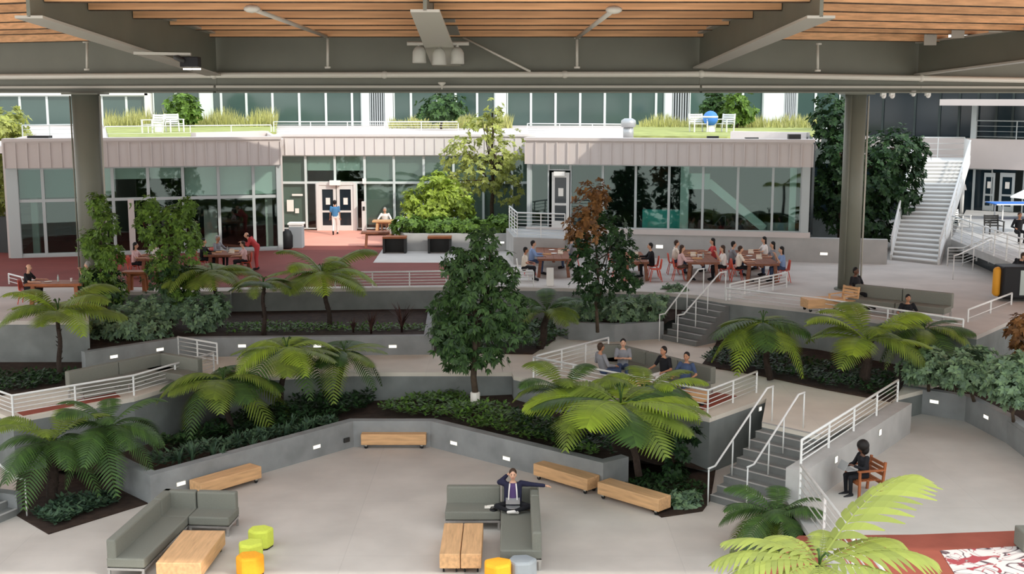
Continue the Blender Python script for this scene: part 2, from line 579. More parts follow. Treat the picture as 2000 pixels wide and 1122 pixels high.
# planter in front of the middle building
pl4 = [P(px, py, ZT) for px, py in [(770, 478), (790, 491), (1004, 491)]]
wall_run('wall_planter_entrance', pl4, 0.3, ZT - .05, ZT + .78, 'concrete_light')
m = MB(); m.prism([(p.x, p.y + .15) for p in pl4] + [xy(P(1004, 455, ZT)), xy(P(768, 455, ZT))], ZT + .01, ZT + .66); struct(m.build('ground_entrance_planter', 'soil'))

# balustrade wall beside the lower stair (top a little above the landing) and along the deck edge
wall_run('wall_stair_flank', [FL0, FL1], 0.45, 0.0, Z1 + .12, 'concrete_light', side=-1)
wall_run('wall_deck_edge', [V(FL0.x, FL0.y + .2, 0), V(FL0.x, 10, 0)], 0.35, 0.0, ZD + .12, 'concrete_light', side=1)

# ================================================================ STAIRS
def steps(root, TL, TR, BL, BR, n, z0, z1, mat='concrete_dark'):
    """n risers from z0 up to z1; every tread runs back to the top line"""
    m = MB()
    for k in range(n - 1):
        t = (k + 0.0) / (n - 1)
        a = BL.lerp(TL, t); b = BR.lerp(TR, t)
        a2 = BL.lerp(TL, (k + 1.0) / (n - 1)); b2 = BR.lerp(TR, (k + 1.0) / (n - 1))
        zt = z0 + (z1 - z0) * (k + 1) / n
        m.prism([xy(a), xy(b), xy(b2), xy(a2)], z0 - .1, zt)
    m.build('steps', mat, root)
    m = MB()
    for k in range(n):
        t = min(1, k / (n - 1))
        a = BL.lerp(TL, t); b = BR.lerp(TR, t)
        d = (TL - BL).normalized() * .06
        zt = z0 + (z1 - z0) * (k + 1) / n
        m.bar((a.x + d.x * .4, a.y + d.y * .4, zt + .002), (b.x + d.x * .4, b.y + d.y * .4, zt + .002), .07, .012)
    m.build('nosing', 'concrete_light', root)

def flat(p): return Vector((p.x, p.y, 0))
ls = thing('concrete_stair', 'wide concrete stair climbing from the plaza to the path beside the balcony wall', 'stair')
LTL, LTR = flat(P(1488, 826, Z1)), flat(P(1601, 851, Z1))
LBL = flat(P(1387, 980, 0)); LBR = LBL + (LTR - LTL)
steps(ls, LTL, LTR, LBL, LBR, 9, 0, Z1)
us = thing('concrete_stair', 'concrete stair of eight steps rising from the path to the dining terrace', 'stair')
UTL, UTR = flat(P(1359, 577, ZT)), flat(P(1425, 588, ZT))
UBL = flat(P(1294, 664, Z1)); UBR = UBL + (UTR - UTL)
steps(us, UTL, UTR, UBL, UBR, 8, Z1, ZT)
es = thing('concrete_stair', 'concrete stair end just showing at the left edge beyond the fern bed', 'stair')
a = flat(P(34, 1008, 0)); b = a + Vector((-.9, -2.2, 0))
dn = Vector((-1, .35, 0)).normalized()
steps(es, a + dn * 2.2, b + dn * 2.2, a, b, 9, 0, Z1)
m = MB(); m.prism([xy(a + V(0, .02, 0)), xy(a + dn * 2.6 + V(0, .02, 0)), xy(a + dn * 2.6 + V(0, .3, 0)), xy(a + V(0, .3, 0))], 0, .5)
m.build('cheek_wall', 'concrete', es)

# ================================================================ RAILINGS
def railing(label, pts, h=1.0, n=4, post=1.5, r=0.024, ph=0.02, mat='white_metal', group=None, posts=None, low=0.12, top=1.3):
    """guard railing over base points: top rail, lower rails and posts"""
    pts = [Vector(p) for p in pts]
    o = pts[0].copy()
    root = thing('guard_railing', label, 'railing', o, 0, group)
    q = [p - o for p in pts]
    m = MB(); m.tube([p + V(0, 0, h) for p in q], r * top, 8); m.build('top_rail', mat, root, True)
    for k in range(n):
        z = low + (h - low) * k / n
        m = MB(); m.tube([p + V(0, 0, z) for p in q], r * .6, 6); m.build('rail', mat, root, True)
    for i in range(len(q) - 1):
        L = (q[i + 1] - q[i]).length
        kk = max(1, int(round(L / post)))
        for k in range(kk + (1 if i == len(q) - 2 else 0)):
            p = q[i].lerp(q[i + 1], k / kk)
            m = MB(); m.box((p.x, p.y, p.z + h / 2), (.045, .045, h)); m.build('post', mat, root)
    return root

def handrail(label, pts, h=0.92, ends=True, mat='white_metal', posts=4, r=0.026):
    """sloped stair handrail on posts; pts = bottom and top base points"""
    a, b = Vector(pts[0]), Vector(pts[1])
    root = thing('handrail', label, 'handrail', a)
    b = b - a; a = V(0, 0, 0)
    d = V(b.x, b.y, 0).normalized()
    line = [a - d * .3 + V(0, 0, h), a + V(0, 0, h), b + V(0, 0, h), b + d * .32 + V(0, 0, h)]
    m = MB(); m.tube(line, r, 8); m.build('rail', mat, root, True)
    for k in range(posts):
        t = k / (posts - 1)
        p = a.lerp(b, t) + (d * -.28 if k == 0 else (d * .3 if k == posts - 1 else V(0, 0, 0)))
        m = MB(); m.tube([V(p.x, p.y, p.z if 0 < k < posts - 1 else a.lerp(b, t).z), V(p.x, p.y, a.lerp(b, t).z + h)], r * .75, 8)
        m.build('post', mat, root, True)
    return root

def up(p, z): return V(p.x, p.y, z)
m1 = (LTL - LBL).normalized(); side = (LTR - LTL).normalized()
handrail('white handrail fixed along the balcony wall on the left of the plaza stair', [up(LBL + side * .12, 0), up(LTL + side * .12, Z1)])
handrail('white handrail down the middle of the plaza stair', [up(LBL.lerp(LBR, .62) + m1 * .3, 0.17), up(LTL.lerp(LTR, .62), Z1)])
handrail('white handrail on the left of the upper terrace stair, beside the shrubs', [up(UBL + (UTR - UTL) * .06, Z1), up(UTL + (UTR - UTL) * .06, ZT)], posts=4)
handrail('white handrail standing in the middle of the upper terrace stair', [up(UBL.lerp(UBR, .62), Z1 + .1), up(UTL.lerp(UTR, .7), ZT)], posts=4)
handrail('white handrail at the left edge on the stair end by the fern bed', [up(a, 0), up(a + dn * 2.2, Z1)], posts=3)

railing('white railing along the front of the left balcony with the long sofa', [P(-30, 794, Z1), P(26, 815, Z1), P(262, 773, Z1), P(418, 726, Z1)], 0.57, 4, 1.7)
railing('short white railing behind the left balcony sofa against the shrub planter', [P(349, 698, Z1), P(425, 712, Z1)], 0.66, 4, 1.2)
railing('white railing around the front of the balcony where four people sit', [P(1042, 738, Z1), P(1382, 808, Z1), P(1477, 768, Z1)], 0.62, 4, 1.6)
railing('white railing on the path side of the balcony, behind the seated group', [P(1048, 735, Z1), P(1188, 697, Z1)], 0.62, 4, 1.2)
railing('white railing on the wall between the plaza stair and the deck', [up(FL0 + V(.35, .1, 0), Z1 + .12), up(FL1 + V(0.02, -.1, 0), Z1 + .12)], 0.6, 4, 1.6)
railing('white railing running down the near edge of the right deck', [V(FL0.x + .18, FL0.y - .6, ZD + .12), V(FL0.x + .18, 11, ZD + .12)], 0.95, 5, 2.2)
railing('white railing on the terrace edge in front of the red floor', [P(655, 562, ZT), P(872, 559, ZT), P(1042, 560, ZT)], 0.55, 4, 1.25)
railing('white railing along the terrace wall above the fern bed on the right', [P(1418, 587, ZT), P(1600, 608, ZT), P(1880, 652, ZT)], 0.42, 2, 3.0)
railing('white railing at the head of the upper terrace stair on the right', [P(1425, 586, ZT), P(1536, 562, ZT)], 0.55, 4, 0.9)
railing('short white railing at the left edge of the terrace behind the man in black', [P(18, 556, ZT), P(70, 570, ZT)], 0.4, 2, 1.0)
railing('thin white rail at the right end of the terrace wall', [P(1890, 630, ZT), P(1975, 596, ZT)], 0.4, 1, 2.0)

# ================================================================ STEP LIGHTS
def step_light(label, px, py, wallA, wallB, z=None, w=0.24, h=0.085, group=None):
    """small luminous slot set into the wall between two ground points"""
    A, B = Vector(wallA), Vector(wallB)
    d = ray(px, py)
    n = Vector((-(B - A).y, (B - A).x, 0)).normalized()
    t = (A - C_O).dot(n) / d.dot(n)
    c = C_O + d * t
    if n.dot(d) > 0: n = -n
    rz = math.atan2((B - A).y, (B - A).x)
    root = thing('step_light', label, 'wall light', c + n * .004, rz, group)
    m = MB(); m.box((0, 0, 0), (w + .04, .03, h + .035)); m.build('surround', 'fixture', root)
    s = -1 if (Matrix.Rotation(-rz, 3, 'Z') @ n).y < 0 else 1
    m = MB(); m.box((0, s * .014, 0), (w, .012, h)); m.build('lens', 'lamp_white', root)
    return root
RW = ring
step_light('lit step light in the plaza planter wall behind the left timber bench', 353, 945, ring[2], ring[3])
step_light('lit step light in the plaza planter wall between the left and centre timber benches', 618, 873, ring[2], ring[3])
step_light('lit step light in the plaza planter wall just right of the centre timber bench', 887, 866, ring[4], ring[5])
step_light('lit step light in the plaza planter wall right behind the man on the sofa', 990, 896, ring[4], ring[5])
step_light('lit step light in the shrub planter wall above the left balcony sofa back', 222, 697, pl1[0], pl1[1])
step_light('lit step light low in the shrub planter wall beside the short balcony railing', 312, 683, pl1[0], pl1[1])
step_light('lit step light in the long planter wall under the terrace, nearest the balcony railing', 473, 676, pl1[1], pl1[2])
step_light('lit step light in the long planter wall below the terrace, middle of three', 620, 676, pl1[1], pl1[2])
step_light('lit step light in the long planter wall under the terrace, beside the dark tree', 767, 677, pl1[1], pl1[2])
step_light('lit step light in the planter wall left of the upper terrace stair', 1229, 652, pl2[1], pl2[3])
step_light('lit step light in the deck planter wall under the hedge, beside the railing post', 1825, 785, pl3[0], pl3[1])
step_light('lit step light in the deck planter wall under the hedge, where the wall bends', 1927, 815, pl3[1], pl3[2])
step_light('lit step light in the deck planter wall at the right edge', 1983, 852, pl3[1], pl3[2])
step_light('unlit square light in the balcony wall near the top of the plaza stair', 1484, 799, P(1386, 817, Z1), P(1497, 778, Z1), w=.12, h=.1)
fd = (FL1 - FL0).normalized(); fn = V(fd.y, -fd.x, 0)
step_light('square light in the far end of the wall behind the seated woman', 1718, 845, FL0 + fn * .45, FL1 + fn * .45, w=.14, h=.14)
step_light('square light in the wall just left of the seated woman', 1632, 898, FL0 + fn * .45, FL1 + fn * .45, w=.14, h=.14)
q = ring[3]
m = MB(); m.box((0, 0, 0), (.2, .04, .12))
o = m.build('outlet_box', 'outlet', loc=ring[2].lerp(ring[3], .955) + V(0.03, -.02, -.48)); o.rotation_euler.z = math.atan2(ring[3].y - ring[2].y, ring[3].x - ring[2].x)
tag(o, 'small dark outlet box in the plaza planter wall left of the centre bench', 'outlet')

# ================================================================ ROOF OVER THE COURT
roof_poly = [(-26, 24.6), (29, 24.6), (29, 52.5), (23.5, 52.5), (23.5, 48.8), (8.5, 48.8), (8.5, 46), (-4.8, 46), (-4.8, 50.0), (-26, 50.0)]  # unseen rear outline shaped to cast shade and leave the entrance in sun
m = MB(); m.prism(roof_poly, 12.32, 12.55); struct(m.build('ceiling_deck', 'wood_deck'))
# unseen diffusing rooflight added over the near half to brighten the court
m = MB(); m.prism([(-26, 12.5), (29, 12.5), (29, 24.6), (-26, 24.6)], 12.40, 12.44); struct(m.build('ceiling_fill_rooflight', 'fill_rooflight'))
G = [at(-140, 180, 46.5), at(425, 180, 41.5), at(1365, 180, 41.5), at(1790, 186, 44.0), at(2160, 192, 47.0)]
GB, GT = 9.86, 11.74
def girder(name, a, b, z0, z1, label, w=0.5):
    a = V(a.x, a.y, 0); b = V(b.x, b.y, 0)
    root = thing(name, label, 'girder', V(a.x, a.y, z0))
    q = b - a
    h = z1 - z0
    m = MB(); m.bar(V(0, 0, h / 2), q + V(0, 0, h / 2), .06, h); m.build('web', 'steel', root)
    m = MB(); m.bar(V(0, 0, .02), q + V(0, 0, .02), w, .05); m.build('bottom_flange', 'steel', root)
    m = MB(); m.bar(V(0, 0, h - .02), q + V(0, 0, h - .02), w, .05); m.build('top_flange', 'steel', root)
    n = Vector((q.y, -q.x, 0)).normalized()
    m = MB(); m.bar(n * .2 + V(0, 0, .20), q + n * .2 + V(0, 0, .20), .06, .08); m.build('cable_tray', 'steel_light', root)
    return root
girder('steel_girder', G[0], G[1], GB, GT, 'grey steel roof girder across the top left above the left column')
girder('steel_girder', G[1], G[2], GB, GT + .06, 'grey steel roof girder across the top centre below the timber joists')
girder('steel_girder', G[2], G[3], GB, GT, 'grey steel roof girder across the top right above the right column')
girder('steel_girder', G[3], G[4], GB, GT - .05, 'grey steel roof girder end at the top right corner')

def beam(label, a, b, w=0.6, w2=None):
    """beam with a sloping soffit: a, b = (point, z bottom, z top)"""
    (pa, ba, ta), (pb, bb, tb) = a, b
    root = thing('cantilever_beam', label, 'beam', V(pa.x, pa.y, 0))
    w2 = w2 or w
    q = V(pb.x - pa.x, pb.y - pa.y, 0)
    n = Vector((-q.y, q.x, 0)).normalized()
    m = MB()
    vs = [n * s * .04 + V(x, y, z) for (x, y, z) in ((0, 0, ba), (q.x, q.y, bb), (q.x, q.y, tb), (0, 0, ta)) for s in (-1, 1)]
    m.add(vs, [(0, 2, 4, 6), (1, 7, 5, 3), (0, 1, 3, 2), (2, 3, 5, 4), (4, 5, 7, 6), (6, 7, 1, 0)])
    m.build('web', 'steel', root)
    def plate(z0, z1, nm):
        m = MB()
        vs = [n * s * ww / 2 + e + V(0, 0, z + dz) for (e, z, ww) in ((V(0, 0, 0), z0, w), (q, z1, w2)) for s in (-1, 1) for dz in (-.03, .03)]
        m.add(vs, [(0, 1, 5, 4), (2, 6, 7, 3), (0, 4, 6, 2), (1, 3, 7, 5), (0, 2, 3, 1), (4, 5, 7, 6)])
        m.build(nm, 'steel_light', root)
    plate(ba, bb, 'bottom_flange'); plate(ta, tb, 'top_flange')
    return root
YB = 26.6
def bx(px): return (px - 1000) * depth_(YB) / F
def depth_(Y): return Y * math.cos(TH) - 1.9 * math.sin(TH)
BL = (V(G[1].x, 41.3, 0), at(56, 33, YB)); BR = (V(G[2].x, 41.3, 0), at(1604, 33, YB)); g = at(872, 130, 41.2); BC = (V(g.x, 41.2, 0), at(830, 21, YB))
beam('long grey steel beam running from the girder toward the upper left corner', (BL[0], zat(148, 41.3), 11.75), (BL[1], BL[1].z, 12.28), .5, .6)
beam('long grey steel beam running from the girder toward the upper right', (BR[0], zat(133, 41.3), 11.75), (BR[1], BR[1].z, 12.28), .5, .6)
beam('grey steel beam over the spotlights at the top centre', (BC[0], zat(128, 41.2), 11.7), (BC[1], BC[1].z, 12.28), .95, .62)
e = at(2060, 112, 38.0); BQ = (V(G[3].x, G[3].y - .1, 0), e)
beam('grey steel beam at the top right with joist hangers on it', (BQ[0], zat(146, 44), 11.6), (e, e.z, zat(50, 38)), .42)

# glulam joists
def joist(p, q, z, h=0.5, w=0.18, lab=None):
    o0 = V(p.x, p.y, z)
    root = thing('timber_joist', lab, 'joist', o0, 0, 'timber roof joists')
    q = q - p; q.z = 0
    m = MB(); m.bar(V(0, 0, h / 2), q + V(0, 0, h / 2), w, h); m.build('timber', 'wood_joist', root)
    m = MB(); m.bar(V(0, 0, -.012), q + V(0, 0, -.012), w * .6, .024); m.build('shadow_strip', 'bark', root)  # thin dark strip drawing in the shadow line between timber bands
    return root
def on(bm_, Y):
    t = (Y - bm_[0].y) / (bm_[1].y - bm_[0].y)
    return bm_[0].x + (bm_[1].x - bm_[0].x) * t
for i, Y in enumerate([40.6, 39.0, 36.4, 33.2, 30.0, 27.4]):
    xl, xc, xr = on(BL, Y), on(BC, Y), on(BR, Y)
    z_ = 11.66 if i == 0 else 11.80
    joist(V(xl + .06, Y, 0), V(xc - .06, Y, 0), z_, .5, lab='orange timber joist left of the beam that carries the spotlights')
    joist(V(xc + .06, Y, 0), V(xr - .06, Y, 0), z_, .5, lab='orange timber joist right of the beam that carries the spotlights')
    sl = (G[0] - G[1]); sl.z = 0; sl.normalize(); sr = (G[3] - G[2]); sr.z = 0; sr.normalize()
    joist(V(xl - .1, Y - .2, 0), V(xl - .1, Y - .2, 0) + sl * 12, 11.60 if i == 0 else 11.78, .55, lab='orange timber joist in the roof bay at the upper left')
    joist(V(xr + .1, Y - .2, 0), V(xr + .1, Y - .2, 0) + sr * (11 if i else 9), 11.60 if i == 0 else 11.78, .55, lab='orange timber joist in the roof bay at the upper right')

for k, (px, py) in enumerate([(1817, 76), (1871, 62), (1945, 50)]):
    t = (px - 1800) / 240.0
    p = BQ[0].lerp(BQ[1], t * .9)
    c = at(px, py, p.y - 1.35)
    m = MB(); m.box((0, 0, 0), (.42, .03, .42)); r_ = thing('joist_hanger', ['square steel joist hanger nearest the girder corner at the upper right', 'square steel joist hanger in the middle of three at the upper right', 'square steel joist hanger closest to the top right corner'][k], 'hanger', c)
    m.build('plate', 'steel_light', r_)
    for s in (-1, 1):
        m = MB(); m.lathe([(.025, 0), (.025, .02)], (s * .11, -.016, .13), 8, Matrix.Rotation(PI / 2, 3, 'X')); m.build('bolt', 'fixture', r_)

# columns
def column(label, base, d, ztop):
    root = thing('steel_column', label, 'column', base)
    m = MB(); m.lathe([(d / 2, 0), (d / 2, ztop - base.z)], n=32); m.build('shaft', 'steel', root, True)
    m = MB(); m.lathe([(d / 2 + .12, 0), (d / 2 + .12, .05)], n=24); m.build('base_plate', 'steel', root)
    m = MB(); m.box((0, 0, ztop - base.z - .03), (d + .3, d + .3, .05)); m.build('cap_plate', 'steel', root)
    for sx in ((d / 2 + .05),):
        m = MB(); m.tube([(sx, -.1, .4), (sx, -.1, ztop - base.z - .1)], .035, 8); m.build('conduit', 'steel_light', root, True)
    m = MB(); m.tube([(-d / 2 + .1, -d / 2 - .02, .4), (-d / 2 + .1, -d / 2 - .02, ztop - base.z - .1)], .03, 8); m.build('conduit', 'steel', root, True)
    return root
column('tall grey round steel column on the terrace at the right', P(1656, 566, ZT), .74, 9.86)
lc = at(180, 430, 43.4); column('tall grey round steel column at the left with conduits down its side', V(lc.x, lc.y, 2.0), .95, 9.86)

# sprinkler pipe along the girder, hangers, braces
def pipe_run(label, pts, r=.1, mat='pipe'):
    m = MB(); m.tube(pts, r, 12)
    root = thing('sprinkler_pipe', label, 'pipe', V(0, 0, 0))
    m.build('pipe_run', mat, root, True)
    for p in pts[1:-1] + [pts[1].lerp(pts[2], .35), pts[1].lerp(pts[2], .72)]:
        m = MB(); m.ell(p, (.14, .14, .13), 10, 6); m.build('coupling', mat, root, True)
    return root
Gp = [V(p.x, p.y - .42, 0) for p in G]
pipe_run('pale sprinkler pipe running the full width along the steel girder', [up(Gp[0], zat(151, Gp[0].y)), up(Gp[1], zat(147, Gp[1].y)), up(Gp[2], zat(145, Gp[2].y)), up(Gp[3], zat(153, Gp[3].y)), up(Gp[4], zat(160, Gp[4].y))])
def drop(label, px, y0, y1, Y, brace=None):
    top, bot = at(px, y0, Y), at(px, y1, Y)
    root = thing('pipe_hanger', label, 'pipe', bot)
    m = MB(); m.tube([V(0, 0, 0), top - bot], .045, 8); m.build('rod', 'pipe', root, True)
    for zz in (0.0, (top - bot).z):
        m = MB(); m.lathe([(.1, -.03), (.1, .03)], (0, 0, zz), 10); m.build('flange', 'pipe', root)
    if brace:
        e = at(*brace)
        m = MB(); m.tube([top - bot, e - bot], .06, 8); m.build('brace', 'pipe', root, True)
        m = MB(); m.ell(e - bot, (.2, .16, .1), 8, 5); m.build('brace_bracket', 'pipe', root, True)
    return root
drop('pale pipe hanger with a diagonal brace left of the spotlights', 640, 72, 132, 40.9, (492, 17, 29.0))
drop('pale pipe hanger with a diagonal brace right of the spotlights', 1127, 74, 132, 40.9, (1199, 19, 29.0))
drop('thin pale pipe hanger on the girder above the left column', 170, 82, 136, 42.9)
drop('thin pale pipe hanger on the girder left of the right column', 1597, 86, 138, 42.0)
m = MB(); m.tube([at(904, 73, 41.0), at(1036, 140, 41.05)], .04, 8); tag(m.build('brace_rod', 'pipe', None, True), 'slanting pale rod between the spotlights and the sprinkler pipe', 'rod')

# spotlights on the centre beam
Y = 34.6
bar_a, bar_b = at(795, 85, Y), at(916, 85, Y)
rt = thing('spotlight_bar', 'grey lighting bar with three spotlights under the centre beam', 'light', bar_a)
m = MB(); m.tube([V(0, 0, 0), bar_b - bar_a], .055, 8); m.build('mounting_bar', 'steel_light', rt, True)
for px, py, dy in ((819, 108, 0), (858, 112, -.1), (893, 110, 0)):
    c = at(px, py, Y + dy) - bar_a
    m = MB(); m.lathe([(.08, .24), (.14, .18), (.185, .09), (.195, -.2), (.17, -.22), (.15, -.14)], c, 18); h_ = m.build('spotlight_head', 'fixture', rt, True)
    m = MB(); m.tube([c + V(0, 0, .2), V(c.x, 0, 0)], .045, 8); m.build('bracket', 'fixture', h_)
Y = 32.6
b0 = at(262, 104, Y)
rt = thing('floodlight', 'dark lit floodlight on a short bar under the upper left beam', 'light', b0)
m = MB(); m.bar(V(0, 0, 0), at(373, 106, Y) - b0, .12, .07); m.build('mounting_bar', 'steel_light', rt)
m = MB(); m.box(at(372, 121, Y) - b0, (.48, .34, .26)); m.build('housing', 'black', rt, bevel=.02)
for px in (366, 384):
    m = MB(); m.lathe([(.11, -.02), (.11, .02)], at(px, 135, Y - .1) - b0, 14); m.build('lens', 'lamp_floor', rt)
m = MB(); m.cap(at(345, 112, Y) - b0, at(356, 118, Y - .2) - b0, .09, .07); m.build('swivel', 'outlet', rt, True)
c = at(863, 164, 41.0)
m = MB(); m.bar((0, 0, .03), (0, .48, .03), .06, .05); m.v = [(v[0] + c.x, v[1] + c.y, v[2] + c.z) for v in m.v]; m.lathe([(.02, -.18), (.03, -.06), (.12, 0), (.13, .05), (.1, .06)], c, 14); tag(m.build('smoke_detector', 'pipe', None, True), 'small round white detector under the middle of the girder', 'detector')
for k, (px, py) in enumerate([(1725, 184), (1742, 184), (1783, 180), (1812, 183)]):
    c = at(px, py + 1, (43.5, 43.6, 43.9, 44.1)[k])
    m = MB(); m.box((0, 0, (9.88 - c.z) / 2), (.05, .05, 9.88 - c.z)); m.box((0, 0, 0), (.16, .2, .12)); m.ell((0, -.06, -.07), (.08, .08, .07), 8, 5)
    tag(m.build('security_camera', 'white_plastic', loc=c), ['small white camera under the girder, nearest the right column', 'small white camera under the girder, second from the right column', 'small white sensor under the girder corner at right', 'small white sensor hanging right of the girder corner'][k], 'camera')

# ================================================================ BUILDINGS
def depth(Y, z=5.0):
    return Y * math.cos(TH) + (CH - z) * math.sin(TH)

class Front:
    """a facade between two ground points; u runs along it in metres, n points to the court"""
    def __init__(self, A, B, root):
        self.A = V(A.x, A.y, 0); self.B = V(B.x, B.y, 0)
        self.d = (self.B - self.A); self.L = self.d.length; self.d.normalize()
        self.n = V(self.d.y, -self.d.x, 0)
        if self.n.y > 0: self.n = -self.n
        self.root = root
        self.rz = math.atan2(self.d.y, self.d.x)
    def u(self, px, z=5.0):
        k = (px - 1000.0) / F
        s = (CH - z) * math.sin(TH); c = math.cos(TH)
        # A.x + d.x u = k * ((A.y + d.y u) c + s)
        return (k * (self.A.y * c + s) - self.A.x) / (self.d.x - k * self.d.y * c)
    def p(self, u, z, off=0.0):
        q = self.A + self.d * u + self.n * off
        return V(q.x, q.y, z)
    def z(self, px, py):
        u = self.u(px); q = self.p(u, 0)
        return at(px, py, q.y).z
    def slabbox(self, m, u0, u1, z0, z1, o0, o1):
        """box from offset o0 (back) to o1 (front)"""
        poly = [self.p(u0, 0, o0), self.p(u1, 0, o0), self.p(u1, 0, o1), self.p(u0, 0, o1)]
        m.prism([xy(a) for a in poly], z0, z1)
    def part(self, name, mat, u0, u1, z0, z1, o0=-.05, o1=.05, parent=None, bevel=0):
        m = MB(); self.slabbox(m, u0, u1, z0, z1, o0, o1)
        return m.build(name, mat, parent or self.root, bevel=bevel)
    def window(self, u0, u1, z0, z1, bars=(), w=.09, mat='mullion', glass='glass', blind=None, blindmat='blind', name='window', deep=.1):
        m = MB(); w2 = w / 2
        self.slabbox(m, u0 + .001, u0 + w2, z0, z1, -deep, .05); self.slabbox(m, u1 - w2, u1 - .001, z0, z1, -deep, .05)
        self.slabbox(m, u0 + w2, u1 - w2, z0, z0 + w2, -deep, .04); self.slabbox(m, u0 + w2, u1 - w2, z1 - w2, z1, -deep, .04)
        for zz in bars: self.slabbox(m, u0 + w2, u1 - w2, zz - w2, zz + w2, -deep, .04)
        f = m.build(name, mat, self.root)
        m = MB(); self.slabbox(m, u0 + w2, u1 - w2, z0 + w2, z1 - w2, -.03, -.015); m.build('pane', glass, f)
        if blind:
            m = MB(); self.slabbox(m, u0 + w * .6, u1 - w * .6, blind, z1 - w2, -.16, -.14); m.build('roller_blind', blindmat, f)
        return f
    def fascia(self, z0, z1, seams, mat='cladding', off=.25, u0=None, u1=None):
        u0 = 0 if u0 is None else u0; u1 = self.L if u1 is None else u1
        m = MB(); self.slabbox(m, u0, u1, z0, z1, -.2, off)
        k = int((u1 - u0) / seams)
        for i in range(k + 1):
            a = u0 + (u1 - u0) * i / k
            self.slabbox(m, a - .02, a + .02, z0 + .004, z1 - .1, off - .01, off + .07)
        m.build('metal_fascia', mat, self.root)
        m = MB(); self.slabbox(m, u0 - .05, u1 + .05, z1 - .02, z1 + .1, -.5, off + .08); m.build('parapet_cap', mat, self.root)
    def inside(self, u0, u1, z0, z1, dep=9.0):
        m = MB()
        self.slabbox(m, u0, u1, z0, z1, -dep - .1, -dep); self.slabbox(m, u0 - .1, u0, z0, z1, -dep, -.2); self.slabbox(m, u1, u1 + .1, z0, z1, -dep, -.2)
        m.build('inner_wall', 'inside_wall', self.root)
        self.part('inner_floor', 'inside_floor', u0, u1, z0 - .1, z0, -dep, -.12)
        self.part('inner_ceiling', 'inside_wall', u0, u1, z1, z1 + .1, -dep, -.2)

# ---- left pavilion
bl = thing('glass_pavilion', 'left pavilion with grey metal fascia over tall glazing and grey blinds', 'building')
fl = Front(P(22, 505, ZT), P(553, 489, ZT), bl)
zf0, zf1 = fl.z(300, 325), fl.z(300, 274)
fl.fascia(zf0, zf1 + .02, .46)
mull = [36, 86, 154, 222, 291, 359, 428, 496, 543]
zt_ = fl.z(300, 388)
zs = ZT + .12
def ul(px): return fl.u(px)
fl.part('base_rail', 'mullion', 0, fl.L, ZT, zs, -.1, .08)
for i in range(len(mull) - 1):
    a, b = ul(mull[i]), ul(mull[i + 1])
    bl_z = {0: zt_ + .12, 1: zt_ + .12, 2: zt_ + .2, 3: zf0 - .55, 4: zf0 - .55, 5: zt_ + .1, 6: zt_ + .1, 7: zt_ + .1}.get(i)
    fl.window(a, b, zs, zf0, (zt_,), blind=bl_z, blindmat='blind_teal' if i < 2 else 'blind', glass='glass_teal' if i < 2 else 'glass', w=.13)
fl.part('corner_post', 'mullion', 0, ul(36) + .05, ZT, zf0, -.2, .12)
fl.part('corner_post', 'mullion', ul(543) - .05, fl.L, ZT, zf0, -.2, .12)
fl.part('door_post', 'cladding', ul(250), ul(262), zs, zt_, -.1, .1)
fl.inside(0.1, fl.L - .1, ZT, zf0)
fl.part('inner_column', 'concrete_light', ul(57), ul(70), ZT, zf0, -.9, -.5)
fl.part('inner_column', 'concrete_light', ul(519), ul(533), ZT, zf0, -.9, -.5)
fl.part('counter', 'concrete_light', ul(397), ul(424), ZT, ZT + 1.7, -2.6, -2.0)
m = MB()
sd = [fl.A, fl.A - fl.n * 10]
wall_l = Front(fl.A - fl.n * 10, fl.A, bl)
wall_l.part('side_wall', 'cladding', 0, 10, ZT, zf1, -.1, .1)
wall_r = Front(fl.B, fl.B - fl.n * 10, bl)
wall_r.part('side_wall', 'cladding', 0.3, 10, ZT, zf1, -.1, .1)

# ---- entrance building in the middle
bm = thing('glass_pavilion', 'middle entrance building in sun with white fascia and double white doors', 'building')
fm = Front(P(545, 451, ZT), P(1045, 451, ZT), bm)
zm0, zm1 = fm.z(700, 303), fm.z(700, 266)
fm.fascia(zm0, zm1, .5, 'cladding_pale')
mm = [548, 598, 655, 713, 770, 828, 886, 944, 1000, 1040]
ztm = fm.z(700, 357)
def um(px): return fm.u(px)
for i in range(len(mm) - 1):
    a, b = um(mm[i]), um(mm[i + 1])
    z0 = ZT + .1
    if i in (1, 2): z0 = ztm
    fm.window(a, b, z0, zm0, (ztm,) if z0 < ztm else (), blind={0: ZT + .3, 1: zm0 - .8, 2: zm0 - .8, 3: ZT + .3}.get(i, ZT + .3), blindmat='blind' if i in (1, 2) else 'blind_grey', mat='mullion_pale', w=.12)
d0, d1 = um(618), um(696); dz = ztm
fm.window(um(598), d0, ZT + .1, ztm, mat='mullion_pale', w=.1)
fm.window(d1, um(713), ZT + .1, ztm, mat='mullion_pale', w=.1)
def door_leaf(fr, u0, u1, z0, z1, mat='door_white', paper=True):
    st = (u1 - u0) * .17
    m = MB()
    fr.slabbox(m, u0, u0 + st, z0, z1, -.02, .06); fr.slabbox(m, u1 - st, u1, z0, z1, -.02, .06)
    fr.slabbox(m, u0 + st, u1 - st, z1 - .22, z1, -.02, .055); fr.slabbox(m, u0 + st, u1 - st, z0, z0 + .26, -.02, .055)
    zmid = z0 + (z1 - z0) * .42
    fr.slabbox(m, u0 + st, u1 - st, zmid - .05, zmid + .05, -.02, .055)
    d = m.build('door', mat, fr.root)
    m = MB(); fr.slabbox(m, u0 + st, u1 - st, z0 + .2, z1 - .2, 0, .02); m.build('pane', 'navy_glass', d)
    m = MB(); fr.slabbox(m, (u0 + u1) / 2 - .1, (u0 + u1) / 2 + .12, zmid + .35, zmid + .7, .02, .035); m.build('notice', 'paper', d)
    return d
fw = MB()
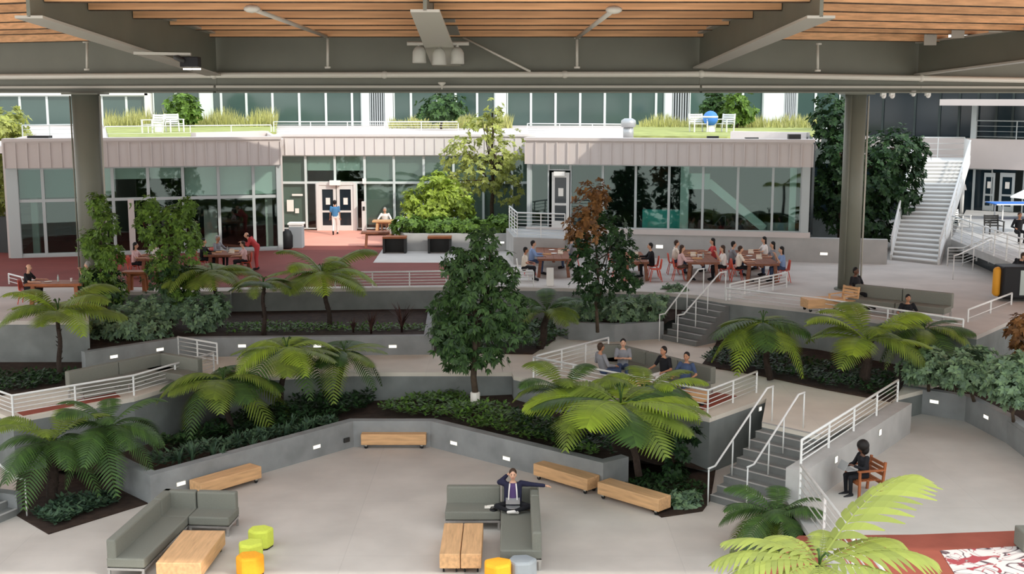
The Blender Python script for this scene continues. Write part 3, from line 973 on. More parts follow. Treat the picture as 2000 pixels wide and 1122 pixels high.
fm.slabbox(fw, d0, d0 + .14, ZT, dz, -.05, .1); fm.slabbox(fw, d1 - .14, d1, ZT, dz, -.05, .1); fm.slabbox(fw, d0 + .14, d1 - .14, dz - .12, dz + .05, -.05, .09)
fw.build('door_frame', 'door_white', bm)
mid = (d0 + d1) / 2
door_leaf(fm, d0 + .14, mid - .02, ZT + .02, dz - .12); door_leaf(fm, mid + .02, d1 - .14, ZT + .02, dz - .12)
fm.part('door_operator', 'white_plastic', um(645), um(666), ztm - .12, ztm + .12, .05, .25)
fm.part('reader_post', 'door_white', um(708), um(716), ZT, ZT + 1.55, .3, .5)
fm.part('reader', 'outlet', um(710), um(714), ZT + 1.1, ZT + 1.3, .5, .53)
fm.part('wall_lamp', 'white_plastic', um(709), um(716), ztm - .05, ztm + .22, .05, .2)
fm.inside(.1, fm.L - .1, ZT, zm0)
for k, (px, py, w_, h_) in enumerate([(566, 402, .35, .6), (579, 412, .2, .25)]):
    z_ = fm.z(px, py); fm.part('notice', 'paper', um(px) - w_ / 2, um(px) + w_ / 2, z_ - h_ / 2, z_ + h_ / 2, -.012, 0.0)
zz = fm.z(580, 381)
fm.part('lettering', 'paper', um(570), um(591), zz - .05, zz + .05, -.012, 0.0)

# ---- right pavilion on a concrete plinth
br = thing('glass_pavilion', 'right pavilion with grey metal fascia and dark glazing on a concrete plinth', 'building')
fr = Front(P(1028, 497, ZT), P(1580, 512, ZT), br)
zr0, zr1 = fr.z(1300, 323), fr.z(1300, 275)
zp = fr.z(1300, 453)
fr.fascia(zr0, zr1, .46)
mr = [1037, 1072, 1114, 1177, 1241, 1306, 1372, 1440, 1508, 1564]
def ur(px): return fr.u(px)
for i in range(len(mr) - 1):
    if i == 1: continue
    fr.window(ur(mr[i]), ur(mr[i + 1]), zp + .1, zr0, (), w=.1, glass='glass_teal')
fr.part('sill', 'cladding', 0, fr.L, zp - .12, zp + .1, -.2, .14)
fr.part('plinth', 'concrete_light', -.6, fr.u(1733, 3.5), ZT - .02, zp - .12, -.3, .1)
fr.part('corner_post', 'mullion', ur(1564), ur(1580), zp, zr0, -.2, .12)
fr.part('corner_post', 'mullion', ur(1030), ur(1037), zp, zr0, -.2, .12)
door_leaf(fr, ur(1078), ur(1112), zp + .1, fr.z(1095, 337))
fr.window(ur(1072), ur(1114), fr.z(1095, 333), zr0, w=.1)
fr.part('door_operator', 'white_plastic', ur(1083), ur(1104), fr.z(1095, 343), fr.z(1095, 335), .05, .25)
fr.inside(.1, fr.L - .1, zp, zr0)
fr.part('counter', 'teal', ur(1252), ur(1328), zp, fr.z(1290, 413), -1.0, -.6)
fr.part('inner_column', 'door_white', ur(1327), ur(1343), zp, zr0, -.7, -.3)
fr.part('inner_column', 'door_white', ur(1541), ur(1554), zp, zr0, -.7, -.3)
fr.part('inner_beam', 'door_white', ur(1343), ur(1384), fr.z(1360, 371), fr.z(1360, 340), -.68, -.32)
fr.part('inner_wall', 'concrete_light', ur(1490), ur(1541), zp, fr.z(1510, 440), -1.2, -.9)
m = MB(); m.bar(fr.p(ur(1381), fr.z(1381, 357), -.5), fr.p(ur(1494), fr.z(1494, 449), -.5), .3, .34); m.build('diagonal_brace', 'door_white', br)
fr.part('shelf', 'inside_floor', ur(1385), ur(1480), zp, fr.z(1430, 415), -4, -3.4)
# plinth landing with its railing
ld = [xy(P(1003, 517, ZT)), xy(P(1103, 521, ZT)), xy(fr.p(ur(1103), 0, .05)), xy(fr.p(-.9, 0, .05))]
m = MB(); m.prism(ld, ZT - .02, zp); m.build('plinth_landing', 'concrete_light', br)
def pz(p, z): return V(p[0], p[1], z)
railing('white railing around the raised landing by the right pavilion door', [fr.p(-.7, zp, .3), pz(ld[0], zp) + V(.15, .15, 0), pz(ld[1], zp) + V(0, .15, 0)], 1.0, 6, 1.2)
bg = thing('glass_screen', 'dark glass screen wall in shade between the right pavilion and the white staircase', 'screen')
fg = Front(fr.p(fr.L, 0, -9.5), fr.p(fr.L + 8, 0, -9.5), bg)
gx = [fg.u(px_, 4.5) for px_ in (1585, 1624, 1662, 1700, 1737)]
for i in range(4): fg.window(gx[i], gx[i + 1], zp - .2, 6.5, (5.2,), w=.08, mat='inside_wall', glass='navy_glass')
fg.part('base_wall', 'concrete_deep', gx[0], gx[-1], ZT, zp - .2, -.1, .06)
sdr = Front(fr.B, fr.B - fr.n * 9, br)
sdr.part('side_wall', 'navy_glass', 0.2, 9, zp, zr1, -.1, .1)

# recessed box light on the plinth and two step lights
step_light('lit step light in a square recess of the pavilion plinth behind the diners', 1288, 482, fr.p(0, 0, .1), fr.p(fr.L, 0, .1), w=.3, h=.14)
step_light('lit step light in the plinth wall left of the right column', 1609, 496, fr.p(0, 0, .1), fr.p(fr.L, 0, .1), w=.3, h=.1)
step_light('lit step light in the entrance planter wall above the dark tree', 980, 474, pl4[1], pl4[2], w=.22, h=.08)

# ---- planted roofs
zroof = 7.62
m = MB(); m.prism([xy(fl.p(0, 0, -.3)), xy(fl.p(fl.L, 0, -.3)), xy(fm.p(.3, 0, -.3)), xy(fm.p(fm.L - .3, 0, -.3)), xy(fr.p(.2, 0, -.3)), xy(fr.p(fr.L, 0, -.3)), (16.5, 66), (20, 88.5), (-46, 88.5), (-40, 60)], zroof - .3, zroof)
struct(m.build('roof_slab', 'cladding'))
def grass_pad(name, pts, h=.12):
    m = MB(); m.prism([xy(P(px, py, zroof)) for px, py in pts], zroof, zroof + h)
    o = m.build(name, 'grass_roof'); o['kind'] = 'stuff'
    return tag(o, 'mown green grass on the left pavilion roof' if 'left' in name else 'mown green grass on the right pavilion roof', 'grass')
grass_pad('roof_grass_left', [(213, 273), (375, 272), (540, 262), (540, 246), (205, 246)])
grass_pad('roof_grass_right', [(1235, 270), (1420, 272), (1590, 268), (1600, 247), (1236, 247)])
def coping(label, px0, py0, px1, py1, h, mat='cladding', w=.5):
    a, b = P(px0, py0, zroof), P(px1, py1, zroof)
    m = MB(); m.bar(V(0, 0, h / 2), b - a + V(0, 0, h / 2), w, h)
    return tag(m.build('roof_curb', mat, loc=a), label, 'curb')
coping('pale raised curb on the left pavilion roof beside the grass', 378, 272, 520, 268, .32)
coping('pale raised curb on the right pavilion roof with dark vents', 1430, 275, 1578, 278, .45, 'cladding_pale')
for k, (px, py, Y_, lab) in enumerate([(78, 272, 53.2, 'dark roof vent box at the far left parapet'), (1392, 268, 53.0, 'flat dark roof vent in front of the beach ball'), (1468, 271, 52.2, 'flat dark vent on the right roof curb'), (1551, 268, 51.6, 'dark louvred vent at the right end of the roof curb')]):
    c = at(px, py, Y_)
    m = MB(); m.box((0, 0, 0), [(.9, .5, .3), (.5, .2, .09), (.55, .25, .1), (.5, .3, .24)][k])
    tag(m.build('roof_vent', 'outlet', loc=V(c.x, c.y, max(c.z, zroof + .1))), lab, 'vent')
c = P(1227, 272, zroof + .0)
rv = thing('roof_vent', 'round silver exhaust vent standing on the roof edge', 'vent', c)
m = MB(); m.lathe([(.26, 0), (.26, .55), (.2, .56)], n=16); m.build('stack', 'silver', rv, True)
m = MB(); m.lathe([(.2, .55), (.36, .62), (.38, .78), (.36, .92), (.2, 1.02)], n=16); m.build('cowl', 'silver', rv, True)
railing('white roof railing above the middle building', [V(*xy(P(535, 262, zroof)), zroof), V(*xy(P(895, 262, zroof)), zroof)], .68, 4, 1.9)
railing('white roof railing beside the silver exhaust vent', [V(*xy(P(1030, 264, zroof)), zroof), V(*xy(P(1222, 266, zroof)), zroof)], .62, 4, 1.7)
railing('grey roof railing above the left column', [V(*xy(P(45, 276, zroof)), zroof), V(*xy(P(150, 274, zroof)), zroof)], .75, 3, 1.0, mat='mullion')
railing('pale roof railing in front of the lawn chairs', [V(*xy(P(206, 266, zroof)), zroof), V(*xy(P(530, 262, zroof)), zroof)], .5, 1, 2.5)

# ---- long glass building behind
bf = thing('office_building', 'long office building behind the roofs with teal glass and white mullions', 'building')
ff = Front(V(-46, 88.6, 0), V(30, 88.6, 0), bf)
def uf(px): return ff.u(px, 8.5)
edges = [-60, -15, 40, 93, 147, 200, 248, 292, 300, 345, 392]
groups = [([-60, -15, 40, 93, 147, 200, 248, 285], 7.4, 9.75), ([300, 345, 392], 7.4, 12.6), ([415, 433, 482, 533, 585, 637, 688, 707], 7.4, 12.6),
          ([769, 803, 855, 890, 932, 967], 7.4, 12.6), ([990, 1037, 1085, 1133, 1181, 1231, 1281, 1298], 7.4, 12.6),
          ([1346, 1400, 1450, 1490], 7.4, 12.6), ([1555, 1592, 1640], 7.4, 12.6)]
for es_, z0, z1 in groups:
    for i in range(len(es_) - 1):
        ff.window(uf(es_[i]), uf(es_[i + 1]), z0, z1, (), w=.16, mat='mullion_pale', glass='far_glass')
ff.part('upper_band', 'door_white', uf(-60), uf(292), 9.75, 12.6, -.2, .3)
ff.part('end_pier', 'door_white', uf(286), uf(298), 7.4, 9.9, -.2, .3)
for a_, b_ in ((392, 415), (707, 722), (752, 768), (967, 989), (1298, 1312), (1490, 1530)):
    ff.part('pier', 'mullion_pale', uf(a_), uf(b_), 7.4, 12.6, -.2, .15)
for a_, b_ in ((722, 752), (1312, 1346), (1530, 1555)):
    m = MB()
    k = 7
    for i in range(k):
        u_ = uf(a_) + (uf(b_) - uf(a_)) * (i + .5) / k
        ff.slabbox(m, u_ - .04, u_ + .04, 7.4, 12.6, -.1, .1)
    m.build('louvre_screen', 'louver', bf)
    ff.part('louvre_back', 'inside_wall', uf(a_), uf(b_), 7.4, 12.6, -.3, -.2)
ff.part('roof_edge', 'mullion_pale', 0, ff.L, 12.6, 13.2, -14, .4)
ff.part('rear_wall', 'inside_wall', 0, ff.L, 3, 12.6, -14, -13.8)
for px_, w_ in ((425, 10), (612, 8), (860, 12), (1095, 8), (1330, 6), (215, 10), (262, 10)):
    ff.part('inner_column', 'concrete_light', uf(px_), uf(px_ + w_), 7.4, 12.6, -.25, -.12)

# ---- dark building at the right
bk_ = thing('office_building', 'dark glass building in shade at the right behind the white stair', 'building')
A_ = at(1660, 300, 70.0); B_ = at(2160, 300, 62.0)
fk = Front(A_, B_, bk_)
def uk(px): return fk.u(px, 6)
zb0, zb1 = fk.z(1960, 331), fk.z(1960, 272)
pz_ = fk.z(1960, 413)
km = [1665, 1720, 1782, 1830, 1868, 1904, 1940, 1972, 2000, 2040, 2090, 2150]
for i in range(len(km) - 1):
    fk.window(uk(km[i]), uk(km[i + 1]), zb1, 10.6, (), w=.12, mat='inside_wall', glass='navy_glass')
    if km[i] < 1925 or km[i] > 1975: fk.window(uk(km[i]), uk(km[i + 1]), ZT, zb0, (), w=.12, mat='mullion', glass='navy_glass')
fk.part('floor_band', 'cladding', uk(1665), uk(2160), zb0, zb1, -.3, .3)
fk.part('roof_edge', 'inside_wall', uk(1665), uk(2160), 10.6, 11.4, -6, .5)
fk.part('rear_wall', 'dark_inside', uk(1665), uk(2160), ZT, 10.6, -3, -2.8)
fk.part('canopy', 'cladding', uk(1858), uk(2160), fk.z(1960, 206), fk.z(1960, 194), 0, 2.5)
fk.part('pier', 'mullion', uk(1895), uk(1905), zb1, fk.z(1900, 206), 0, .3)
door_leaf(fk, uk(1924), uk(1945), pz_, fk.z(1935, 338), 'mullion')
door_leaf(fk, uk(1955), uk(1984), pz_, fk.z(1970, 338), 'mullion')
fk.part('transom', 'navy_glass', uk(1922), uk(1985), fk.z(1950, 337), zb0, -.05, .02)
r0 = fk.p(uk(1905), zb1, .25); r1 = fk.p(uk(2150), zb1, .25)
railing('grey railing along the upper floor of the dark right building', [r0, r1], .95, 3, 2.0, mat='mullion')

# ---- white outdoor stair
ws = thing('white_staircase', 'long white metal staircase rising to the roof, its upper half in sun', 'staircase')
b0, b1 = P(1740, 508, ZT), P(1833, 518, ZT)
t0, t1 = at(1783, 314, 62.0), at(1893, 314, 62.0)
ztop = t1.z
n = 24
m = MB(); mt_ = MB()
b0f, b1f, t0f, t1f = flat(b0), flat(b1), flat(t0), flat(t1)
for k in range(n):
    a_ = b0f.lerp(t0f, k / n); b_ = b1f.lerp(t1f, k / n); a2 = b0f.lerp(t0f, (k + 1.02) / n); b2 = b1f.lerp(t1f, (k + 1.02) / n)
    z_ = ZT + (ztop - ZT) * (k + 1) / n
    mt_.prism([xy(a_), xy(b_), xy(b2), xy(a2)], z_ - .05, z_)
    m.prism([xy(a_), xy(b_), xy(a_.lerp(a2, .12) + (b_ - a_)), xy(a_.lerp(a2, .12))], z_ - (ztop - ZT) / n, z_ - .05)
mt_.build('tread', 'white_metal', ws); m.build('riser', 'concrete_light', ws)
for s, (p0, p1) in enumerate(((b0, t0), (b1, t1))):
    p0 = V(p0.x, p0.y, ZT); p1 = V(p1.x, p1.y, ztop)
    m = MB(); m.bar(p0 + V(0, 0, .05), p1 + V(0, 0, .05), .1, .42); m.build('stringer', 'white_metal', ws)
    m = MB(); m.tube([p0 + V(0, 0, 1.0), p1 + V(0, 0, 1.0)], .05, 8); m.build('handrail', 'white_metal', ws, True)
    for hh in (.35, .55, .75):
        m = MB(); m.tube([p0 + V(0, 0, hh), p1 + V(0, 0, hh)], .02, 6); m.build('rail', 'white_metal', ws)
    for k in range(7):
        q_ = p0.lerp(p1, k / 6); m = MB(); m.box((q_.x, q_.y, q_.z + .5), (.05, .05, 1.0)); m.build('post', 'white_metal', ws)
lp = [xy(t0f), xy(t1f), xy(t1f + V(.9, 3.2, 0)), xy(t0f + V(.9, 3.2, 0))]
m = MB(); m.prism(lp, ztop - .2, ztop); m.build('top_landing', 'white_metal', ws)
m = MB(); m.bar(up(t1f, ztop + .5), up(t1f + V(.9, 3.2, 0), ztop + .5), .05, 1.0); m.build('side_screen', 'white_metal', ws)
for k in range(2):
    q_ = t1f.lerp(t1f + V(.9, 3.2, 0), .9) if k else t0f + V(.9, 3.0, 0)
    m = MB(); m.tube([up(q_, ZT), up(q_, ztop - .1)], .1, 10); m.build('support_leg', 'white_metal', ws, True)
railing('white railing on the top landing of the long white staircase', [up(t0f + V(.9, 3.1, 0), ztop), up(t1f + V(.85, 3.1, 0), ztop)], 1.05, 3, 1.3)

# ---- white sunlit platform with tables at the far right
pzz = fk.z(1960, 413)
pf = [xy(P(1858, 468, pzz - .0)), xy(P(1990, 520, pzz)), xy(P(2140, 540, pzz)), xy(fk.p(uk(2150), 0, .3)), xy(fk.p(uk(1895), 0, .3))]
pzt = pzz
m = MB(); m.prism(pf, pzt - .3, pzt); struct(m.build('floor_platform', 'concrete_light'))
pfi = [(x + .5, y + .6) for x, y in pf[:3]] + pf[3:]
m = MB(); m.prism([(p[0], p[1]) for p in (V(*xy(P(1880, 466, pzz))), V(*xy(P(1990, 510, pzz))), V(*xy(P(2140, 530, pzz))), fk.p(uk(2150), 0, .2), fk.p(uk(1905), 0, .2))], ZT, pzt - .3); struct(m.build('wall_platform', 'navy_glass'))
railing('white railing around the sunlit platform at the far right', [pz(pf[0], pzt), pz(pf[1], pzt), pz(pf[2], pzt)], 1.0, 5, 1.5)
ra, rb = P(1862, 548, ZT), P(1925, 500, pzt)
handrail('white handrail on the ramp up to the sunlit platform', [P(1868, 545, ZT), P(1960, 500, pzt - .3)], posts=4)
railing('white railing of the small ramp below the sunlit platform', [P(1850, 520, ZT), P(1880, 520, ZT), V(*xy(P(1935, 500, ZT + .6)), ZT + .6)], .75, 5, 1.0)

# far-left wall beyond the pavilion
m = MB(); m.prism([(-48, 60), (fl.A.x - .5, 54), (fl.A.x - .5, 54.4), (-48, 60.4)], ZT, ZT + 1.6); struct(m.build('wall_far_left', 'outlet'))

# ================================================================ PLANTS
def frond_mesh(name, mat, n=22, W=.24, rise=.35, droop=.55, sweep=.35, seed=0, fat=.9, hang=.3):
    """one pinnate frond, one unit long, along +X, arching down"""
    rr = random.Random(seed)
    m = MB()
    def axis(t):
        return V(t * (1 - .12 * t * t), .04 * math.sin(3 * t + seed), rise * t - droop * t * t)
    pts = [axis(i / 10) for i in range(11)]
    m.tube(pts, .008, 4, .002)
    for i in range(n):
        t = .10 + .89 * (i + .5) / n
        prof = min(1.0, (t - .02) * 3.2) * (1 - max(0, (t - .55) / .45) ** 1.8 * .86)
        L = W * prof * (1 + rr.uniform(-.08, .08))
        b = axis(t); tg = (axis(min(1, t + .02)) - axis(t - .02)).normalized()
        for s in (-1, 1):
            sd = V(0, s, 0)
            d = (tg * (sweep + .25 * t) + sd).normalized()
            wv = tg * (.89 / n) * .5 * fat
            k = 4
            ws = [.75, 1.0, .95, .62, .12]
            vs = []
            for j in range(k + 1):
                q = j / k
                c = b + d * L * q + V(0, 0, -hang * L * q * q + .02 * L * q)
                vs += [c - wv * ws[j], c + wv * ws[j] * .95]
            m.add(vs, [(2 * j, 2 * j + 2, 2 * j + 3, 2 * j + 1) for j in range(k)])
    me = bpy.data.meshes.new(name)
    me.from_pydata(m.v, [], m.f)
    me.materials.append(MATS[mat])
    me.update()
    return me
FRONDS = {}
def fronds_of(mat, kind):
    k = (mat, kind)
    if k not in FRONDS:
        spec = {'flat': dict(rise=.26, droop=.34, W=.29, n=24, fat=1.0, hang=.22), 'arch': dict(rise=.55, droop=.8, W=.28, n=24, fat=1.0, hang=.28), 'up': dict(rise=.95, droop=.7, W=.24, n=24, fat=1.0),
                'broad': dict(rise=.18, droop=.45, W=.36, n=16, fat=1.0, hang=.25), 'hang': dict(rise=.2, droop=.95, W=.28, n=24, fat=1.0), 'finger': dict(rise=.32, droop=.42, W=.29, n=14, fat=1.0, hang=.45, sweep=.5)}[kind]
        FRONDS[k] = [frond_mesh('frond', mat, seed=i * 7 + 3, **spec) for i in range(2)]
    return FRONDS[k]

def tree_fern(label, base, crown, L, mats, n=11, kinds=('flat', 'arch'), tr=.09, az0=None, seed=1, group=None, azs=None, trunkmat='bark_dark', up2=3):
    """base and crown are world points; fronds of length L radiate from the crown"""
    rr = random.Random(seed)
    root = thing('tree_fern', label, 'tree fern', base, 0, group)
    c = crown - base
    m = MB()
    k = 8
    pts = [V(c.x * (i / k) + .03 * math.sin(i * 1.3 + seed), c.y * (i / k), c.z * i / k) for i in range(k + 1)]
    m.tube(pts, tr * 1.15, 9, tr * .8)
    for i in range(26):
        t = rr.uniform(.1, .98); a = rr.uniform(0, 2 * PI); q = V(c.x * t, c.y * t, c.z * t)
        o_ = V(math.cos(a), math.sin(a), 0)
        m.tube([q + o_ * tr * .7, q + o_ * (tr * 1.35) + V(0, 0, .06)], .018, 4, .006)
    m.build('trunk', trunkmat, root, True)
    for i in range(n):
        az = (azs[i] if azs else (i * 2 * PI / n + rr.uniform(-.22, .22)))
        kd = kinds[i % len(kinds)]
        me = rr.choice(fronds_of(mats[i % len(mats)], kd))
        o = bpy.data.objects.new('frond', me)
        COL.objects.link(o); o.parent = root
        o.location = c + V(0, 0, .02 * (i % 3))
        o.rotation_euler = (rr.uniform(-.25, .25), rr.uniform(-.12, .12), az)
        s = L * rr.uniform(.82, 1.08)
        o.scale = (s, s, s)
    for i in range(up2):
        m = MB(); a = rr.uniform(0, 6.28)
        m.tube([c, c + V(.03 * math.cos(a), .03 * math.sin(a), .12 * L), c + V(.09 * math.cos(a), .09 * math.sin(a), .2 * L), c + V(.13 * math.cos(a), .13 * math.sin(a), .17 * L)], .014, 5, .02)
        m.build('young_frond', 'fern_dark', root, True)
    return root

def leaf_cloud(blobs, n, size, seed=1, droop=.3, narrow=.36, shell=.6, whorl=9):
    """leaves in whorls around twig ends spread through the blobs"""
    rr = random.Random(seed)
    m = MB()
    wts = [(b[1][0] * b[1][1] * b[1][2]) ** .6 for b in blobs]
    for i in range(n // whorl):
        c, r = rr.choices(blobs, wts)[0]
        z = rr.uniform(-1, 1); a = rr.uniform(0, 2 * PI); s = math.sqrt(1 - z * z)
        d = V(s * math.cos(a), s * math.sin(a), z)
        q = shell + (1 - shell) * rr.random() ** .5
        q *= 1 + .14 * math.sin(5 * a + 3 * z + c[0] * 9) + rr.uniform(-.1, .1)
        p = V(c[0] + d.x * r[0] * q, c[1] + d.y * r[1] * q, c[2] + d.z * r[2] * q)
        up_ = (d + V(rr.uniform(-.6, .6), rr.uniform(-.6, .6), rr.uniform(.2, 1.0))).normalized()
        x = up_.cross(V(rr.uniform(-1, 1), rr.uniform(-1, 1), .3)).normalized(); y = up_.cross(x)
        a0 = rr.uniform(0, 6.28)
        for k in range(whorl):
            g_ = a0 + k * 2.4
            rise = rr.uniform(.0, .75)
            ax = (x * math.cos(g_) + y * math.sin(g_) + up_ * rise)
            ax.z -= droop * rr.uniform(.5, 1.1)
            ax.normalize()
            bx_ = ax.cross(up_)
            if bx_.length < .01: continue
            bx_.normalize()
            L = size * rr.uniform(.7, 1.2); w = L * narrow * .9
            p0 = p + ax * L * .08
            m.add([p0, p0 + ax * L * .45 + bx_ * w, p0 + ax * L + V(0, 0, -L * .15), p0 + ax * L * .45 - bx_ * w], [(0, 1, 2, 3)])
    return m

def tree(name, label, cat, base, blobs, n, size, mat, trunk=None, tr=.09, droop=.3, narrow=.36, branches=6, seed=1, extra=None, group=None, tmat='bark', shell=.6):
    """blobs in metres relative to the base"""
    root = thing(name, label, cat, base, 0, group)
    rr = random.Random(seed)
    ztop = max(b[0][2] for b in blobs)
    m = MB()
    pts = trunk or [V(.05 * math.sin(i * 2.1 + seed), .04 * math.cos(i * 1.7), ztop * i / 6) for i in range(7)]
    m.tube(pts, tr, 8, tr * .35)
    for i in range(branches):
        b = rr.choice(blobs); t = rr.uniform(.25, .8)
        s = pts[0].lerp(pts[-1], t * .9)
        e = V(*b[0]) + V(rr.uniform(-.5, .5) * b[1][0], rr.uniform(-.5, .5) * b[1][1], rr.uniform(-.2, .5) * b[1][2])
        m.tube([s, s.lerp(e, .5) + V(0, 0, .05), e], tr * .4, 5, tr * .12)
    m.build('trunk', tmat, root, True)
    leaf_cloud(blobs, n, size, seed, droop, narrow, shell).build('foliage', mat, root)
    if extra:
        b2, n2, m2 = extra
        leaf_cloud(b2, n2, size, seed + 50, droop, narrow, shell).build('foliage', m2, root)
    return root

def blobs_px(base, spec):
    """spec: (px, py, half width px, half height px[, depth offset]) at the base's distance"""
    out = []
    for s in spec:
        Y = base.y + (s[4] if len(s) > 4 else 0)
        c = at(s[0], s[1], Y)
        k = depth(Y, c.z) / F
        rx = s[2] * k; rz = s[3] * k
        out.append(((c.x - base.x, c.y - base.y, c.z - base.z), (rx, min(rx, 1.6) if rx < 3 else rx * .6, rz)))
    return out

def crown_at(px, py, base):
    return at(px, py, base.y)

# ---- tree ferns, left to right
def tf(label, base, crown, L, mats, n, kinds, tr, seed, z):
    b = P(base[0], base[1], z)
    return tree_fern(label, b, crown_at(crown[0], crown[1], b), L, mats, n, kinds, tr, seed=seed)
tf('tree fern with a slim bare trunk in front of the left terrace wall', (118, 742), (114, 612), 2.15, ['fern', 'fern_lime', 'fern'], 15, ('flat', 'arch', 'up', 'flat'), .07, 2, Z1)
tf('low spreading fern with several thin stems beside the red dining tables', (432, 640), (415, 535), 1.9, ['fern'], 14, ('flat', 'arch'), .06, 3, 2.0)
tf('small dark tree fern against the terrace wall, left of the brighter one', (517, 655), (514, 556), 1.3, ['fern_dark', 'fern'], 12, ('flat', 'arch'), .07, 4, 2.0)
tf('bright green tree fern rising above the terrace wall near the white railing', (646, 640), (630, 540), 2.15, ['fern_lime', 'fern'], 16, ('arch', 'up', 'flat'), .08, 5, 2.0)
tf('tall tree fern in the plaza planter with fronds reaching over the left balcony railing', (452, 850), (436, 745), 2.0, ['fern', 'fern_dark', 'fern'], 15, ('arch', 'flat', 'hang', 'flat'), .08, 6, .35)
tf('broad tree fern in the plaza planter in front of the long shrub planter wall', (545, 800), (560, 685), 2.05, ['fern', 'fern_lime', 'fern_dark'], 16, ('flat', 'arch', 'hang'), .08, 7, .8)
tf('tree fern in the plaza planter spreading over the path, right of the broad one', (655, 785), (672, 688), 1.6, ['fern', 'fern_dark'], 14, ('flat', 'hang', 'flat'), .07, 8, .8)
tf('dark tree fern nearest the left edge in the corner bed', (105, 985), (100, 868), 1.75, ['fern_dark', 'fern_dark', 'fern'], 17, ('arch', 'hang', 'up'), .13, 9, .03)
tf('dark tree fern in the corner bed beside the planter wall end', (215, 968), (212, 838), 1.65, ['fern_dark', 'fern_dark'], 17, ('arch', 'hang', 'up'), .15, 10, .03)
tf('large bright tree fern in front of the balcony where four people sit', (1250, 930), (1212, 792), 2.75, ['fern', 'fern_lime', 'fern_dark', 'fern'], 18, ('flat', 'flat', 'flat', 'arch'), .08, 11, .55)
tf('duller tree fern left of the large bright one, below the balcony corner', (1105, 880), (1100, 768), 1.65, ['fern_dark', 'fern'], 14, ('flat', 'arch', 'up'), .08, 12, .7)
tf('upright tree fern whose fronds rise in front of the balcony sofa', (1300, 880), (1258, 778), 1.75, ['fern_lime', 'fern'], 12, ('up', 'up', 'arch'), .08, 13, .7)
tf('broad-fronded tree fern under the terrace wall beside the upper stair', (1503, 742), (1490, 632), 1.85, ['fern', 'fern_lime', 'fern_dark'], 15, ('broad', 'hang', 'broad'), .09, 14, Z1 + .05)
tf('tree fern with a thick dark trunk and upright fronds under the terrace wall', (1690, 756), (1694, 668), 2.1, ['fern', 'fern_lime'], 16, ('up', 'up', 'arch', 'flat'), .15, 15, Z1 + .05)
tf('tree fern between the thick-trunked one and the hedge on the right', (1775, 735), (1805, 645), 1.75, ['fern', 'fern_dark'], 14, ('arch', 'flat', 'hang'), .1, 16, Z1 + .05)
tf('dusky tree fern with upright fronds right of the dark centre tree', (1056, 680), (1068, 612), 1.5, ['fern_dark', 'fern'], 14, ('up', 'arch'), .12, 17, Z1 + .04)
tf('dark green fern at the foot of the plaza stair', (1505, 1080), (1515, 1010), 1.35, ['fern_dark', 'fern_dark', 'fern'], 16, ('up', 'arch', 'hang'), .12, 18, 0)
# near bright fern: each frond set by (bearing, tilt, length)
cr = at(1600, 1105, 16.0); b = V(cr.x, cr.y, 0)
root = tree_fern('sunlit yellow-green fern in the foreground at the bottom right', b, cr, 1.0, ['fern_bright'], 0, up2=2, tr=.1, seed=19)
for az, tilt, s, roll in ((180, -8, 1.65, .2), (200, -6, 1.55, .1), (160, -14, 1.5, .3), (36, -33, 2.4, -.2), (4, -8, 1.8, -.1), (22, -14, 1.5, 0), (-25, 0, 1.5, 0), (225, 0, 1.3, 0), (-70, 0, 1.2, 0), (262, 0, 1.2, 0), (120, -10, 1.2, 0), (75, -20, 1.0, 0)):
    o = bpy.data.objects.new('frond', fronds_of('fern_bright', 'finger')[0]); COL.objects.link(o); o.parent = root
    o.location = cr - b; o.scale = (s, s, s)
    o.rotation_euler = (roll, math.radians(tilt), math.radians(az))

# ---- broadleaf trees
b = P(928, 790, .85)
rt = tree('drooping_tree', 'dark drooping evergreen in the middle of the court with a white trunk guard', 'tree', b,
     blobs_px(b, [(945, 470, 34, 34), (905, 510, 42, 34), (965, 530, 48, 40), (920, 560, 55, 40), (872, 600, 34, 34), (990, 590, 42, 42), (935, 620, 60, 46), (880, 650, 44, 42), (1000, 640, 36, 38), (895, 695, 40, 26), (955, 690, 36, 34)]),
     8500, .19, 'leaf_dark', tr=.1, droop=1.1, narrow=.24, branches=16, seed=21, shell=.35)
m = MB(); m.lathe([(.14, 0), (.14, .35), (.12, .36)], n=10); m.build('trunk_guard', 'paper', rt)
b = P(962, 438, ZT + .7)
tree('sunlit_tree', 'tall loose sunlit tree in the planter by the entrance building', 'tree', b,
     blobs_px(b, [(945, 250, 50, 38), (900, 300, 45, 45), (985, 300, 45, 50), (940, 340, 65, 45), (890, 370, 40, 35), (990, 360, 35, 40), (965, 220, 20, 25)]), 3900, .2, 'leaf_sun', tr=.11, seed=22, branches=14, shell=.25)
b = P(850, 448, ZT + .7)
tree('round_shrub', 'rounded bright green shrub at the left end of the entrance planter', 'shrub', b,
     blobs_px(b, [(845, 375, 32, 34), (810, 392, 26, 26), (880, 382, 30, 34), (905, 402, 24, 26), (845, 415, 50, 24), (800, 418, 20, 18), (860, 350, 18, 16)]), 4600, .2, 'leaf_lime', tr=.08, shell=.3, seed=23)
for k, (px, py, w_, h_, lab) in enumerate([(800, 436, 34, 16, 'low grey-green shrub at the left end of the entrance planter wall'), (862, 440, 40, 14, 'low dark shrub under the rounded bright one'), (925, 438, 40, 15, 'low shrub in the entrance planter beneath the tall sunlit tree'), (978, 436, 28, 18, 'low shrub in the entrance planter nearest the landing railing')]):
    b = P(px, 456, ZT + .66); b.y -= .4
    tree('low_shrub', lab, 'shrub', b, blobs_px(b, [(px, py, w_, h_), (px - w_ * .5, py + 4, w_ * .6, h_ * .8), (px + w_ * .5, py + 4, w_ * .6, h_ * .8)]), 900, .2, 'leaf_mid', tr=.04, seed=30 + k)
b = P(205, 640, 2.0)
